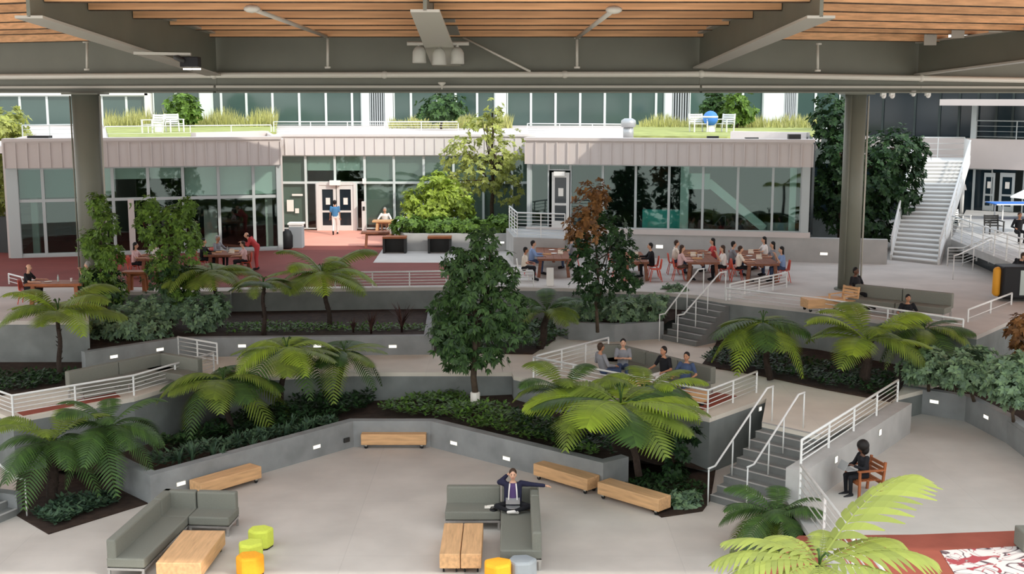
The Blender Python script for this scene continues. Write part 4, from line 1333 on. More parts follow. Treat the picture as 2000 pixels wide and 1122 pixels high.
tree('columnar_tree', 'narrow leafy tree standing in front of the left steel column', 'tree', b,
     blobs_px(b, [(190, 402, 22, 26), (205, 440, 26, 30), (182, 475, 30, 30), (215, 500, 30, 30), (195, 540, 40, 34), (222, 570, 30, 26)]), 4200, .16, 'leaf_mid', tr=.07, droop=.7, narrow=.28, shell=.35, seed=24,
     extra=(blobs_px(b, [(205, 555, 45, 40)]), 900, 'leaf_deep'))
b = P(335, 640, 2.0)
tree('bushy_tree', 'bushy double-crowned tree between the red dining tables at left', 'tree', b,
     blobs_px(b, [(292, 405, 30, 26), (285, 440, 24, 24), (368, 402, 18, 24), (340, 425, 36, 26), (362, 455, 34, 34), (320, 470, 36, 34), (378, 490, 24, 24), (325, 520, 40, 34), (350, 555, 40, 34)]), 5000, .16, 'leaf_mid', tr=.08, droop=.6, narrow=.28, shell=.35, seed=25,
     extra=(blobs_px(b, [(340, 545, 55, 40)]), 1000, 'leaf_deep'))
b = P(1165, 650, 2.2)
tree('thin_tree', 'dark tree with a rusty brown top between the terrace tables', 'tree', b,
     blobs_px(b, [(1190, 450, 40, 40), (1215, 500, 32, 40), (1140, 505, 36, 45), (1160, 560, 48, 45), (1225, 550, 30, 20)]), 3600, .15, 'leaf_deep', tr=.06, seed=26,
     extra=(blobs_px(b, [(1150, 400, 28, 45), (1140, 445, 40, 40), (1170, 385, 20, 40)]), 1500, 'leaf_brown'), shell=.4)
b = P(1700, 512, ZT)
b.y = 56
tree('large_tree', 'large dark tree behind the right steel column and beside the white staircase', 'tree', b,
     blobs_px(b, [(1640, 300, 50, 60), (1740, 300, 55, 50), (1690, 350, 85, 70), (1620, 380, 40, 55), (1760, 360, 45, 60), (1620, 230, 35, 50), (1690, 430, 70, 45), (1785, 300, 28, 40)]), 13000, .23, 'leaf_deep', tr=.16, seed=27, branches=14, shell=.45)
b = P(8, 470, ZT); b.y = 60
tree('sunlit_tree', 'bright leafy tree at the far left beside the left pavilion', 'tree', b,
     blobs_px(b, [(15, 250, 46, 42), (-20, 300, 40, 60), (20, 310, 36, 50), (8, 370, 26, 40), (-15, 400, 35, 30)]), 4200, .26, 'leaf_sun', tr=.12, seed=28, shell=.3)
b = at(5, 450, 62); b.z = ZT + .2
tree('low_shrub', 'pale green shrubs behind the dark wall at the far left', 'shrub', b, blobs_px(b, [(0, 440, 30, 18), (25, 445, 20, 14)]), 900, .22, 'leaf_sun', tr=.05, seed=29)
# roof plants
for k, (px, py, w_, h_, Y_, mt, lab, nm) in enumerate([
        (357, 208, 30, 34, 80, 'leaf_mid', 'upright shrub on the left roof in front of the glass building', 'roof_shrub'),
        (862, 206, 44, 28, 78, 'leaf_dark', 'dark round tree on the roof above the middle building', 'roof_tree'),
        (1440, 205, 34, 34, 78, 'leaf_mid', 'rounded shrub on the right roof behind the lawn chairs', 'roof_shrub'),
        (1395, 200, 26, 30, 80, 'leaf_dark', 'grey-green thin tree on the right roof behind the beach ball', 'roof_tree')]):
    q = P(px, 247, zroof); b = V(at(px, 240, Y_).x, Y_, zroof)
    tree(nm, lab, 'tree' if 'tree' in nm else 'shrub', b, blobs_px(b, [(px, py, w_, h_), (px - w_ * .4, py + h_ * .5, w_ * .7, h_ * .6), (px + w_ * .5, py + h_ * .4, w_ * .6, h_ * .6)]), 1600, .3, mt, tr=.08, seed=40 + k, shell=.3)
# shrubs on the middle level
for k, (px, base_py, specs, n_, lab) in enumerate([
        (250, 660, [(250, 632, 62, 34), (205, 648, 32, 24), (300, 645, 34, 28)], 2600, 'silver-green bush at the left end of the shrub planter, above the balcony sofa'),
        (300, 640, [(300, 596, 48, 22), (330, 604, 36, 22)], 1400, 'silver-green bush under the bushy tree, behind the front bush'),
        (400, 647, [(395, 612, 42, 36), (420, 600, 26, 24)], 1900, 'silver-green bush right of a gap in the shrub planter'),
        (1150, 626, [(1150, 610, 30, 24), (1120, 605, 22, 22)], 1100, 'leafy green bush in the stair planter nearest the dusky fern'),
        (1215, 628, [(1215, 603, 44, 26)], 1400, 'leafy green bush in the middle of the stair planter'),
        (1272, 628, [(1270, 600, 34, 26)], 1200, 'leafy green bush in the stair planter beside the handrail'),
        (1320, 610, [(1318, 574, 30, 18)], 800, 'grey-green bush at the terrace edge behind the stair handrail')]):
    zb = 2.05 if px > 1000 else 2.0
    b = P(px, base_py, zb)
    tree('leafy_bush', lab, 'shrub', b, blobs_px(b, specs), n_, .17, 'leaf_silver', tr=.04, seed=60 + k, droop=.2, narrow=.3, group=None)
for k, (px, py, w_, h_, z_, yy, lab) in enumerate([
        (1812, 716, 50, 32, 1.5, 765, 'dark leafy hedge bush at the left end of the deck planter'),
        (1900, 722, 56, 40, 1.5, 785, 'dark leafy hedge bush in the middle of the deck planter'),
        (1980, 742, 52, 50, 1.5, 825, 'dark leafy hedge bush at the right edge of the deck planter')]):
    b = P(px, yy, z_)
    tree('hedge_bush', lab, 'shrub', b, blobs_px(b, [(px, py, w_, h_), (px - w_ * .4, py + h_ * .3, w_ * .6, h_ * .6), (px + w_ * .45, py + h_ * .4, w_ * .6, h_ * .6), (px + 10, py - h_ * .5, w_ * .7, h_ * .5)]), 3400, .16, 'leaf_silver', tr=.05, seed=70 + k, droop=.1, narrow=.34)
b = P(2000, 740, 1.6); tree('rusty_shrub', 'rusty brown shrub at the right edge above the hedge', 'shrub', b, blobs_px(b, [(1998, 650, 32, 40), (2010, 690, 30, 40)]), 1200, .18, 'leaf_brown', tr=.06, seed=77)
# bed by the right sofa
b = P(1330, 985, .03); tree('low_shrub', 'grey-green shrub in the corner bed by the foot of the plaza stair', 'shrub', b, blobs_px(b, [(1325, 985, 34, 22), (1350, 978, 18, 18)]), 900, .15, 'leaf_silver', tr=.03, seed=78)
b = P(1310, 930, .1); tree('climbing_plant', 'dark climbing plant on the balcony wall above the corner bed', 'climber', b, blobs_px(b, [(1320, 870, 26, 40), (1315, 930, 24, 30), (1345, 850, 24, 14), (1300, 845, 26, 16)]), 1300, .16, 'leaf_deep', tr=.03, seed=79)

# ---- strap-leaved plants
def strap_plant(label, base, h, n, mat, seed=1, group=None, w=.035):
    rr = random.Random(seed)
    m = MB()
    for i in range(n):
        a = rr.uniform(0, 2 * PI); L = h * rr.uniform(.7, 1.1); lean = rr.uniform(.15, .6)
        d = V(math.cos(a), math.sin(a), 0); s = V(-d.y, d.x, 0)
        vs = []
        for j in range(5):
            t = j / 4
            c = d * (lean * L * t * t) + V(0, 0, L * t * (1 - .25 * lean * t))
            ww = w * (1 - t) ** .6 + .002
            vs += [c - s * ww, c + s * ww]
        m.add(vs, [(2 * j, 2 * j + 1, 2 * j + 3, 2 * j + 2) for j in range(4)])
    o = m.build('strap_plant', mat, loc=base)
    return tag(o, label, 'plant', group)
strap_plant('dark maroon flax in the shrub planter, left of its taller neighbour', P(725, 652, 2.0), .75, 26, 'leaf_maroon', 1)
strap_plant('taller dark maroon flax in the shrub planter near its right end', P(785, 650, 2.0), 1.0, 30, 'leaf_maroon', 2)
strap_plant('small dark flax against the terrace wall left of the two maroon ones', P(690, 650, 2.0), .5, 20, 'leaf_maroon', 3)
rr = random.Random(5)
for i in range(16):
    t = (i + .5) / 16
    p = ring[2].lerp(ring[3], .04 + t * .75) + V(rr.uniform(-.1, .1), .45 + rr.uniform(0, 1.0), 0)
    p.z = .52
    strap_plant('grey-green strap-leaved plant in the row behind the left planter wall', p, rr.uniform(.4, .62), 16, 'leaf_strap', 10 + i, 'strap-leaved plants behind the left planter wall')

# ---- ground cover
def cover(name, label, poly, z, h, n, size, mat, seed=1):
    rr = random.Random(seed)
    m = MB()
    xs = [p[0] for p in poly]; ys = [p[1] for p in poly]
    def inside(x, y):
        c = False
        for i in range(len(poly)):
            x1, y1 = poly[i]; x2, y2 = poly[i - 1]
            if (y1 > y) != (y2 > y) and x < (x2 - x1) * (y - y1) / (y2 - y1) + x1: c = not c
        return c
    k = 0
    while k < n:
        x, y = rr.uniform(min(xs), max(xs)), rr.uniform(min(ys), max(ys))
        if not inside(x, y): continue
        k += 1
        hh = h * (.5 + .5 * math.sin(x * 2.3 + 1) * math.sin(y * 2.9))
        p = V(x, y, z + rr.uniform(.0, .6) * h + hh * .5)
        a = rr.uniform(0, 2 * PI); d = V(math.cos(a), math.sin(a), rr.uniform(-.2, .9)).normalized(); s = V(-d.y, d.x, 0).normalized()
        L = size * rr.uniform(.6, 1.3)
        m.add([p, p + d * L * .45 + s * L * .3, p + d * L, p + d * L * .45 - s * L * .3], [(0, 1, 2, 3)])
    o = m.build(name, mat)
    return tag(o, label, 'ground cover', None, 'stuff')
cover('ground_cover', 'low green ground cover behind the centre of the plaza planter wall', [xy(P(px, py, .75)) for px, py in [(740, 800), (860, 770), (990, 800), (1150, 870), (1170, 900), (990, 850), (840, 812), (760, 812)]], .72, .32, 3400, .15, 'leaf_ground', 1)
cover('ground_cover', 'dark low ground cover under the large bright fern', [xy(P(px, py, .75)) for px, py in [(1000, 820), (1190, 860), (1200, 895), (1100, 880), (1010, 850)]], .75, .4, 1600, .15, 'leaf_deep', 2)
cover('ground_cover', 'dark ground cover in the bed below the right terrace wall', [xy(P(px, py, Z1)) for px, py in [(1372, 714), (1480, 732), (1600, 757), (1740, 783), (1750, 745), (1600, 715), (1450, 690), (1395, 690)]], Z1 + .04, .25, 3600, .14, 'leaf_deep', 3)
cover('ground_cover', 'green ground cover in the bed around the dusky fern beside the path', [xy(P(px, py, Z1)) for px, py in [(860, 688), (1040, 690), (1110, 668), (1080, 640), (960, 640), (860, 650)]], Z1 + .04, .35, 3000, .16, 'leaf_dark', 4)
cover('ground_cover', 'dark grass strip at the foot of the left terrace wall', [xy(P(px, py, Z1)) for px, py in [(-60, 775), (0, 772), (120, 755), (160, 732), (-60, 735)]], Z1 + .03, .2, 1800, .14, 'leaf_deep', 5)
cover('ground_cover', 'grey-green ground cover in the corner bed under the two dark ferns', [xy(P(px, py, .03)) for px, py in [(65, 1008), (105, 1030), (230, 985), (225, 970), (120, 985)]], .03, .22, 1300, .15, 'leaf_strap', 6)
cover('ground_cover', 'sparse dark ground cover along the shrub planter wall', [xy(P(px, py, 2.0)) for px, py in [(440, 652), (660, 650), (835, 648), (835, 638), (440, 632)]], 1.98, .15, 1500, .12, 'leaf_ground', 7)
cover('ground_cover', 'dark undergrowth between the ferns in the left of the plaza planter', [xy(P(px, py, .75)) for px, py in [(540, 840), (700, 800), (740, 780), (640, 765), (540, 795)]], .6, .45, 2000, .16, 'leaf_deep', 8)
cover('ground_cover', 'dark ground cover among the strap-leaved plants behind the left planter wall', [xy(P(px, py, .75)) for px, py in [(300, 905), (500, 860), (660, 822), (650, 808), (480, 848), (290, 888)]], .5, .35, 2600, .16, 'leaf_strap', 9)
cover('ground_cover', 'dark ground cover under the climbing plant beside the plaza stair', [xy(P(px, py, .03)) for px, py in [(1225, 950), (1300, 1000), (1360, 990), (1380, 960), (1260, 930)]], .03, .22, 900, .14, 'leaf_deep', 10)
cover('ground_cover', 'dark blue-green undergrowth at the foot of the left balcony wall', [xy(P(px, py, .4)) for px, py in [(300, 880), (420, 862), (560, 830), (620, 800), (520, 800), (400, 838), (300, 862)]], .25, .4, 2600, .17, 'leaf_deep', 12)
def tall_grass(label, poly_px, n, h, seed, mat='leaf_straw'):
    rr = random.Random(seed)
    pts = [P(px, py, zroof) for px, py in poly_px]
    m = MB()
    for i in range(n):
        u_, v_ = rr.random(), rr.random()
        p = pts[0].lerp(pts[1], u_).lerp(pts[3].lerp(pts[2], u_), v_); p.z = zroof
        a = rr.uniform(0, 6.28); d = V(math.cos(a), math.sin(a), 0); s = V(-d.y, d.x, 0)
        L = h * rr.uniform(.5, 1.1) * (.5 + .5 * math.sin(p.x * 1.1 + seed) ** 2)
        m.add([p - s * .05, p + s * .05, p + d * L * .35 + V(0, 0, L)], [(0, 1, 2)])
    o = m.build('tall_grass', mat)
    return tag(o, label, 'grass', None, 'stuff')
tall_grass('tall straw-coloured grass behind the lawn chairs on the left roof', [(205, 251), (540, 251), (540, 247), (205, 247)], 2600, 1.4, 1)
tall_grass('tall straw-coloured grass on the roof above the middle building', [(760, 251), (1000, 251), (1000, 247), (760, 247)], 1500, 1.0, 2)
tall_grass('tall straw-coloured grass behind the lawn chairs on the right roof', [(1250, 252), (1600, 254), (1600, 247), (1250, 247)], 2400, 1.0, 3)

# ================================================================ PLAZA FURNITURE
def g(px, py, z=0.0): return P(px, py, z)

def caster(m_w, m_f, x, y):
    m_w.lathe([(.05, -.018), (.055, 0), (.05, .018)], (x, y, .055), 12, Matrix.Rotation(PI / 2, 3, 'X'))
    m_f.box((x, y, .1), (.07, .05, .05))
def timber_block(label, c, L, Wd, rz, group=None, h=.43, along='x', name='timber_bench'):
    """solid timber block on casters, long side along local x"""
    root = thing(name, label, 'table' if name == 'timber_table' else 'bench', V(c.x, c.y, 0), rz, group)
    m = MB(); m.box((0, 0, .12 + (h - .12) / 2), (L, Wd, h - .12)); m.build('timber_block', 'wood_block_along' if along == 'y' else 'wood_block', root, bevel=.018)
    for sx in (-1, 1):
        for sy in (-1, 1):
            m1_, m2_ = MB(), MB()
            caster(m1_, m2_, sx * (L / 2 - .13), sy * (Wd / 2 - .08))
            o = m2_.build('caster', 'steel_light', root); m1_.build('wheel', 'rubber', o)
    return root
c = (g(705, 879) + g(832, 879)) / 2
timber_block('timber bench on casters against the middle of the plaza planter wall', V(c.x, c.y + .28, 0), 1.82, .5, 0, None)
A_, B_ = flat(ring[3]), flat(ring[2]); d = (A_ - B_).normalized()
t_ = min((k / 400 for k in range(400)), key=lambda t: abs(1000 + F * B_.lerp(A_, t).x / (B_.lerp(A_, t).y * math.cos(TH) + CH * math.sin(TH)) - 425))
timber_block('timber bench on casters along the left planter wall, behind the left sofa', B_.lerp(A_, t_) + V(d.y, -d.x, 0) * .36, 1.85, .48, math.atan2(d.y, d.x))
A_ = g(1151, 971); B_ = g(1036, 936); d = (A_ - B_).normalized()
timber_block('timber bench on casters just right of the seated man', (A_ + B_) / 2 + V(-d.y, d.x, 0) * .25, 1.85, .48, math.atan2(d.y, d.x))
A_ = g(1288, 1012); B_ = g(1163, 974); d = (A_ - B_).normalized()
timber_block('timber bench on casters at the right, nearest the plaza stair', (A_ + B_) / 2 + V(-d.y, d.x, 0) * .25, 1.9, .48, math.atan2(d.y, d.x))
timber_block('wide timber block table in front of the left sofa', V(-6.72, 24.62, 0), 1.9, .92, PI / 2 - .03, None, .44, 'x', 'timber_table')
timber_block('left one of two timber block tables pushed together by the right sofa', V(-1.285, 25.1, 0), 1.86, .425, PI / 2, None, .44, 'x', 'timber_table')
timber_block('right one of two timber block tables pushed together by the right sofa', V(-.845, 25.1, 0), 1.86, .425, PI / 2, None, .44, 'x', 'timber_table')

def sofa_wing(root, x0, x1, y0, y1, back, h=.44, bh=.84, bt=.2, bases=True, fab='sofa_fabric'):
    """rectangular wing with a backrest along one or two sides ('+y', '-x', '+x')"""
    m = MB(); m.box(((x0 + x1) / 2, (y0 + y1) / 2, h - .09), (x1 - x0, y1 - y0, .2)); m.build('seat_cushion', fab, root, bevel=.03)
    for bk in back:
        m = MB()
        if bk == '+y': m.box(((x0 + x1) / 2, y1 - bt / 2 - .006, (h + bh) / 2 - .06), (x1 - x0 - .016, bt, bh - h + .12))
        if bk == '-x': m.box((x0 + bt / 2 + .006, (y0 + y1) / 2, (h + bh) / 2 - .06), (bt, y1 - y0 - .016, bh - h + .12))
        if bk == '+x': m.box((x1 - bt / 2 - .006, (y0 + y1) / 2, (h + bh) / 2 - .06), (bt, y1 - y0 - .016, bh - h + .12))
        m.build('backrest', fab, root, bevel=.04)
    if bases:
        m = MB()
        for yy in (y0 + .03, y1 - .03): m.box(((x0 + x1) / 2, yy, .215), (x1 - x0 - .02, .05, .05))
        for xx in (x0 + .03, x1 - .03): m.box((xx, (y0 + y1) / 2, .215), (.05, y1 - y0 - .02, .05))
        m.build('base_frame', 'chrome', root)
        for xx in (x0 + .04, x1 - .04):
            for yy in (y0 + .04, y1 - .04):
                m = MB(); m.box((xx, yy, .1), (.05, .05, .2)); m.build('leg', 'chrome', root)

# left L sofa: origin at its outer corner
so = thing('corner_sofa', 'grey L-shaped sofa at the lower left with a wide timber table before it', 'sofa', V(-7.98, 27.25, 0), -.085)
sofa_wing(so, -.02, .78, -3.35, -.78, ['-x'])
sofa_wing(so, -.02, .78, -.78, 0, ['-x', '+y'])
sofa_wing(so, .79, 1.72, -.78, 0, ['+y'])
so2 = thing('corner_sofa', 'grey L-shaped sofa in the middle of the plaza where a man sits', 'sofa', V(.62, 27.55, 0), 0)
sofa_wing(so2, -2.14, -.88, -.82, 0, ['+y'])
sofa_wing(so2, -.87, 0, -.82, 0, ['+y', '+x'])
sofa_wing(so2, -.87, 0, -3.2, -.83, ['+x'])

def ottoman(label, px, py, mat, rz=0, d=.5, h=.44):
    c = g(px, py)
    n = 6
    root = thing('ottoman', label, 'ottoman', c, rz)
    pts = []
    for i in range(n):
        a = 2 * PI * i / n
        pts.append((math.cos(a) * d / 2 * (1.0 if i % 2 else 1.12), math.sin(a) * d / 2))
    m = MB(); m.prism(pts, .02, h); m.build('body', mat, root, bevel=.05)
    m = MB(); m.prism([(x * .9, y * .9) for x, y in pts], 0, .03); m.build('base', 'black', root)
    return root
ottoman('lime green ottoman farthest back beside the left timber table', 509, 1070, 'lime', .3, .54)
ottoman('lime green ottoman between the other lime one and the orange one', 491, 1098, 'lime', .8, .54)
ottoman('orange ottoman in front of the two lime ones', 488, 1124, 'orange', .2, .56)
ottoman('orange ottoman beside the grey one at the end of the middle sofa', 972, 1138, 'orange', .5, .6)
ottoman('grey ottoman at the end of the middle sofa', 1019, 1132, 'grey_vinyl', .1, .58)

# balcony sofas (low L shapes on the middle level)
c = P(318, 762, Z1)
def sofa_line(label, pts, z, d=.8, h=.42, bh=.8, side=1, fab='sofa_fabric'):
    """sofa following a run of ground points that mark the back of its backrest"""
    o = Vector((pts[0].x, pts[0].y, z))
    root = thing('corner_sofa', label, 'sofa', o)
    for i in range(len(pts) - 1):
        a, b = pts[i] - o, pts[i + 1] - o
        a.z = b.z = 0
        dd = (b - a).normalized(); n_ = V(-dd.y, dd.x, 0) * side
        L = (b - a).length; k = max(1, int(round(L / 1.5)))
        for j in range(k):
            p = a.lerp(b, j / k) + dd * .01; q = a.lerp(b, (j + 1) / k) - dd * .01
            m = MB(); m.prism([xy(p), xy(q), xy(q + n_ * .2), xy(p + n_ * .2)], h - .1, bh); m.build('backrest', fab, root, bevel=.03)
            m = MB(); m.prism([xy(p + n_ * .18), xy(q + n_ * .18), xy(q + n_ * d), xy(p + n_ * d)], h - .2, h); m.build('seat_cushion', fab, root, bevel=.03)
            for e in (p + dd * .06, q - dd * .06):
                for w_ in (.08, d - .06):
                    m = MB(); ee = e + n_ * w_; m.box((ee.x, ee.y, (h - .2) / 2), (.05, .05, h - .2)); m.build('leg', 'chrome', root)
    return root
sofa_line('long grey corner sofa on the left balcony in front of the shrub planter', [P(128, 778, Z1), P(318, 736, Z1), P(398, 750, Z1)], Z1, .78, .4, .76, side=-1)
sofa_line('grey corner sofa on the balcony where four people sit', [P(1170, 722, Z1), P(1210, 722, Z1), P(1398, 772, Z1)], Z1, .8, side=-1)
sofa_line('grey sofa on the terrace in front of the right steel column', [P(1672, 601, ZT), P(1862, 622, ZT)], ZT, .8, side=-1)
for nm, pts, lab in (('balcony_rug', [(32, 806), (225, 768), (235, 776), (45, 813)], 'red striped rug on the left balcony'), ('balcony_rug', [(1300, 785), (1372, 802), (1440, 775), (1400, 768)], 'red rug at the corner of the balcony with four people')):
    m = MB(); m.prism([xy(P(px, py, Z1)) for px, py in pts], Z1 + .001, Z1 + .015); tag(m.build(nm, 'red_carpet'), lab, 'rug')
t_ = P(1345, 792, Z1); timber_block('small timber block table on the balcony at the end of its sofa', t_, .9, .5, .25, None, .4, 'x', 'timber_table').location.z = Z1

# patterned carpet on the right deck
m = MB(); m.prism([xy(P(px, py, ZD)) for px, py in [(1836, 1078), (2120, 1062), (2300, 1180), (1900, 1180)]], ZD + .012, ZD + .022)
cp = m.build('patterned_rug', 'paper'); tag(cp, 'white rug with red and dark scroll pattern at the bottom right corner', 'rug')
mt = bpy.data.materials.new('rug_pattern'); mt.use_nodes = True; MATS['rug_pattern'] = mt
nt = mt.node_tree; bsdf = nt.nodes['Principled BSDF']; bsdf.inputs['Roughness'].default_value = .9
tc = nt.nodes.new('ShaderNodeTexCoord'); wv = nt.nodes.new('ShaderNodeTexNoise'); wv.inputs['Scale'].default_value = .95; wv.inputs['Distortion'].default_value = 2.6; wv.inputs['Detail'].default_value = 0.6
r1_ = nt.nodes.new('ShaderNodeValToRGB'); el = r1_.color_ramp.elements; el[0].position = .40; el[0].color = (.62, .58, .55, 1); el[1].position = .43; el[1].color = (.09, .05, .06, 1)
for p_, c_ in ((.455, (.09, .05, .06, 1)), (.48, (.62, .58, .55, 1)), (.56, (.62, .58, .55, 1)), (.58, (.3, .06, .08, 1)), (.60, (.62, .58, .55, 1))):
    x_ = el.new(p_); x_.color = c_
vz = nt.nodes.new('ShaderNodeTexNoise'); vz.inputs['Scale'].default_value = 1.6; vz.inputs['Distortion'].default_value = 2.0
r2_ = nt.nodes.new('ShaderNodeValToRGB'); r2_.color_ramp.elements[0].position = .60; r2_.color_ramp.elements[0].color = (0, 0, 0, 1); r2_.color_ramp.elements[1].position = .63; r2_.color_ramp.elements[1].color = (1, 1, 1, 1)
mxx = nt.nodes.new('ShaderNodeMix'); mxx.data_type = 'RGBA'; mxx.inputs['B'].default_value = (.33, .05, .06, 1)
nt.links.new(tc.outputs['Object'], wv.inputs['Vector']); nt.links.new(wv.outputs['Fac'], r1_.inputs[0]); nt.links.new(tc.outputs['Object'], vz.inputs['Vector'])
nt.links.new(vz.outputs['Fac'], r2_.inputs[0]); nt.links.new(r2_.outputs[0], mxx.inputs['Factor']); nt.links.new(r1_.outputs[0], mxx.inputs['A']); nt.links.new(mxx.outputs['Result'], bsdf.inputs['Base Color'])
cp.data.materials[0] = mt
c = P(1998, 1075, ZD); m = MB(); m.box((0, 0, .22), (.9, .5, .4)); tag(m.build('grey_bench', 'sofa_fabric', loc=V(c.x + .35, c.y, ZD + .02), bevel=.03), 'grey upholstered seat end at the right edge on the patterned rug', 'seat')

# ================================================================ TERRACE FURNITURE
def big_table(label, c, L, Wd, rz, z=ZT, h=.75, mat='wood_table'):
    root = thing('dining_table', label, 'table', V(c.x, c.y, z), rz)
    m = MB()
    for i in range(4):
        m.box((0, -Wd / 2 + Wd * (i + .5) / 4, h - .04), (L, Wd / 4 - .008, .08))
    m.build('tabletop', mat, root)
    m = MB(); m.box((0, 0, h - .13), (L - .5, .1, .1)); m.build('stretcher', mat, root)
    for sx in (-1, 1):
        for sy in (-1, 1):
            m = MB(); m.bar((sx * (L / 2 - .25), sy * (Wd / 2 - .12), h - .08), (sx * (L / 2 - .2), sy * (Wd / 2 - .05), 0), .12, .12); m.build('leg', mat, root)
    return root

_chair = None
def shell_chair(label, c, face, z=ZT, mat='red_chair', group=None):
    """moulded chair, seat .45 high, facing angle 'face' (radians, 0 = +Y)"""
    root = thing('shell_chair', label, 'chair', V(c.x, c.y, z), face, group)
    m = MB()
    vs = []; K = 7; prof = [(.21, .45), (.12, .43), (-.08, .425), (-.17, .45), (-.215, .55), (-.235, .7), (-.25, .83)]
    for i, (y, zz) in enumerate(prof):
        wdt = .21 if i < 5 else .2 - .03 * (i - 4)
        for j in range(5):
            x = -wdt + 2 * wdt * j / 4
            vs.append((x, y - (.03 * (abs(j - 2) / 2) ** 2 * (-1 if i >= 4 else 0)), zz + (.02 * (abs(j - 2) / 2) ** 2 if i < 4 else 0)))
    fs = [(i * 5 + j, i * 5 + j + 1, (i + 1) * 5 + j + 1, (i + 1) * 5 + j) for i in range(K - 1) for j in range(4)]
    m.add(vs, fs); o = m.build('seat_shell', mat, root, True)
    s = o.modifiers.new('thick', 'SOLIDIFY'); s.thickness = .02
    for sx in (-1, 1):
        for sy, yy in ((1, .17), (-1, -.17)):
            m = MB(); m.tube([(sx * .15, yy * .8, .43), (sx * .21, yy + sy * .06, 0)], .016, 6); m.build('leg', mat, root)
    return root

# ================================================================ PEOPLE
M('skin', (206, 160, 132), 0.55)
M('skin_tan', (176, 126, 96), 0.55)
M('skin_dark', (96, 64, 48), 0.55)
M('hair_black', (26, 22, 20), 0.6)
M('hair_brown', (62, 44, 32), 0.6)
M('hair_grey', (150, 146, 140), 0.6)
M('eye', (30, 24, 22), 0.3)
M('lip', (160, 92, 84), 0.5)
for nm_, c_ in {'cloth_black': (26, 26, 30), 'cloth_navy': (34, 34, 56), 'cloth_purple': (78, 58, 100), 'cloth_white': (224, 218, 212), 'cloth_blue': (130, 152, 190), 'cloth_grey': (132, 132, 136),
                'cloth_pink': (214, 178, 176), 'cloth_red': (190, 70, 70), 'cloth_cream': (226, 214, 198), 'cloth_jeans': (62, 76, 104), 'cloth_brown': (92, 70, 60), 'cloth_teal': (70, 120, 160), 'cloth_khaki': (190, 176, 150), 'cloth_green': (120, 150, 110), 'cloth_darkred': (110, 40, 48)}.items():
    M(nm_, c_, 0.85)
REMESH = []

POSES = {
    'sit': dict(pel=(0, 0, .54), chest=(0, .03, .90), neck=(0, .05, 1.06), head=(0, .08, 1.22), sh=(.18, .03, 1.0), hip=(.09, 0, .53), knee=(.12, .42, .52), ank=(.11, .40, .09), toe=(.12, .56, .04)),
    'stand': dict(pel=(0, 0, .95), chest=(0, .01, 1.30), neck=(0, .02, 1.46), head=(0, .05, 1.62), sh=(.19, 0, 1.40), hip=(.09, 0, .93), knee=(.10, .03, .50), ank=(.10, -.02, .09), toe=(.12, .14, .04)),
    'walk': dict(pel=(0, 0, .94), chest=(0, .03, 1.29), neck=(0, .05, 1.45), head=(0, .08, 1.61), sh=(.19, .02, 1.39), hip=(.09, 0, .92), knee=(.10, .14, .50), ank=(.10, .18, .09), toe=(.11, .33, .05),
                 kneeL=(.09, -.06, .50), ankL=(.09, -.32, .18), toeL=(.09, -.24, .05)),
    'cross': dict(pel=(0, 0, .10), chest=(0, -.06, .46), neck=(0, -.06, .62), head=(0, -.02, .78), sh=(.19, -.07, .56), hip=(.10, .0, .10), knee=(.36, .30, .15), ank=(.05, .42, .07), toe=(-.10, .46, .06)),
    'lean': dict(pel=(0, -.02, .54), chest=(0, -.12, .88), neck=(0, -.15, 1.04), head=(0, -.12, 1.20), sh=(.18, -.13, .98), hip=(.09, 0, .53), knee=(.14, .42, .50), ank=(.12, .44, .09), toe=(.14, .60, .04)),
    'bend': dict(pel=(0, -.05, .93), chest=(0, .16, 1.22), neck=(0, .26, 1.33), head=(0, .36, 1.44), sh=(.19, .20, 1.32), hip=(.09, -.05, .91), knee=(.10, .0, .50), ank=(.10, -.03, .09), toe=(.12, .14, .04)),
}
ARMS = {
    'table': ((.25, .15, -.22), (.14, .42, -.22)),
    'lap': ((.25, .06, -.26), (.10, .30, -.30)),
    'down': ((.07, -.03, -.28), (.06, .06, -.52)),
    'eat': ((.07, .14, -.24), (-.06, .26, .02)),
    'head': ((.20, -.02, .02), (-.05, -.06, .16)),
    'spread': ((.28, -.04, -.03), (.52, -.02, -.06)),
    'cross': ((.08, .10, -.24), (-.14, .24, -.20)),
    'hold': ((.07, .06, -.28), (-.04, .32, -.18)),
}
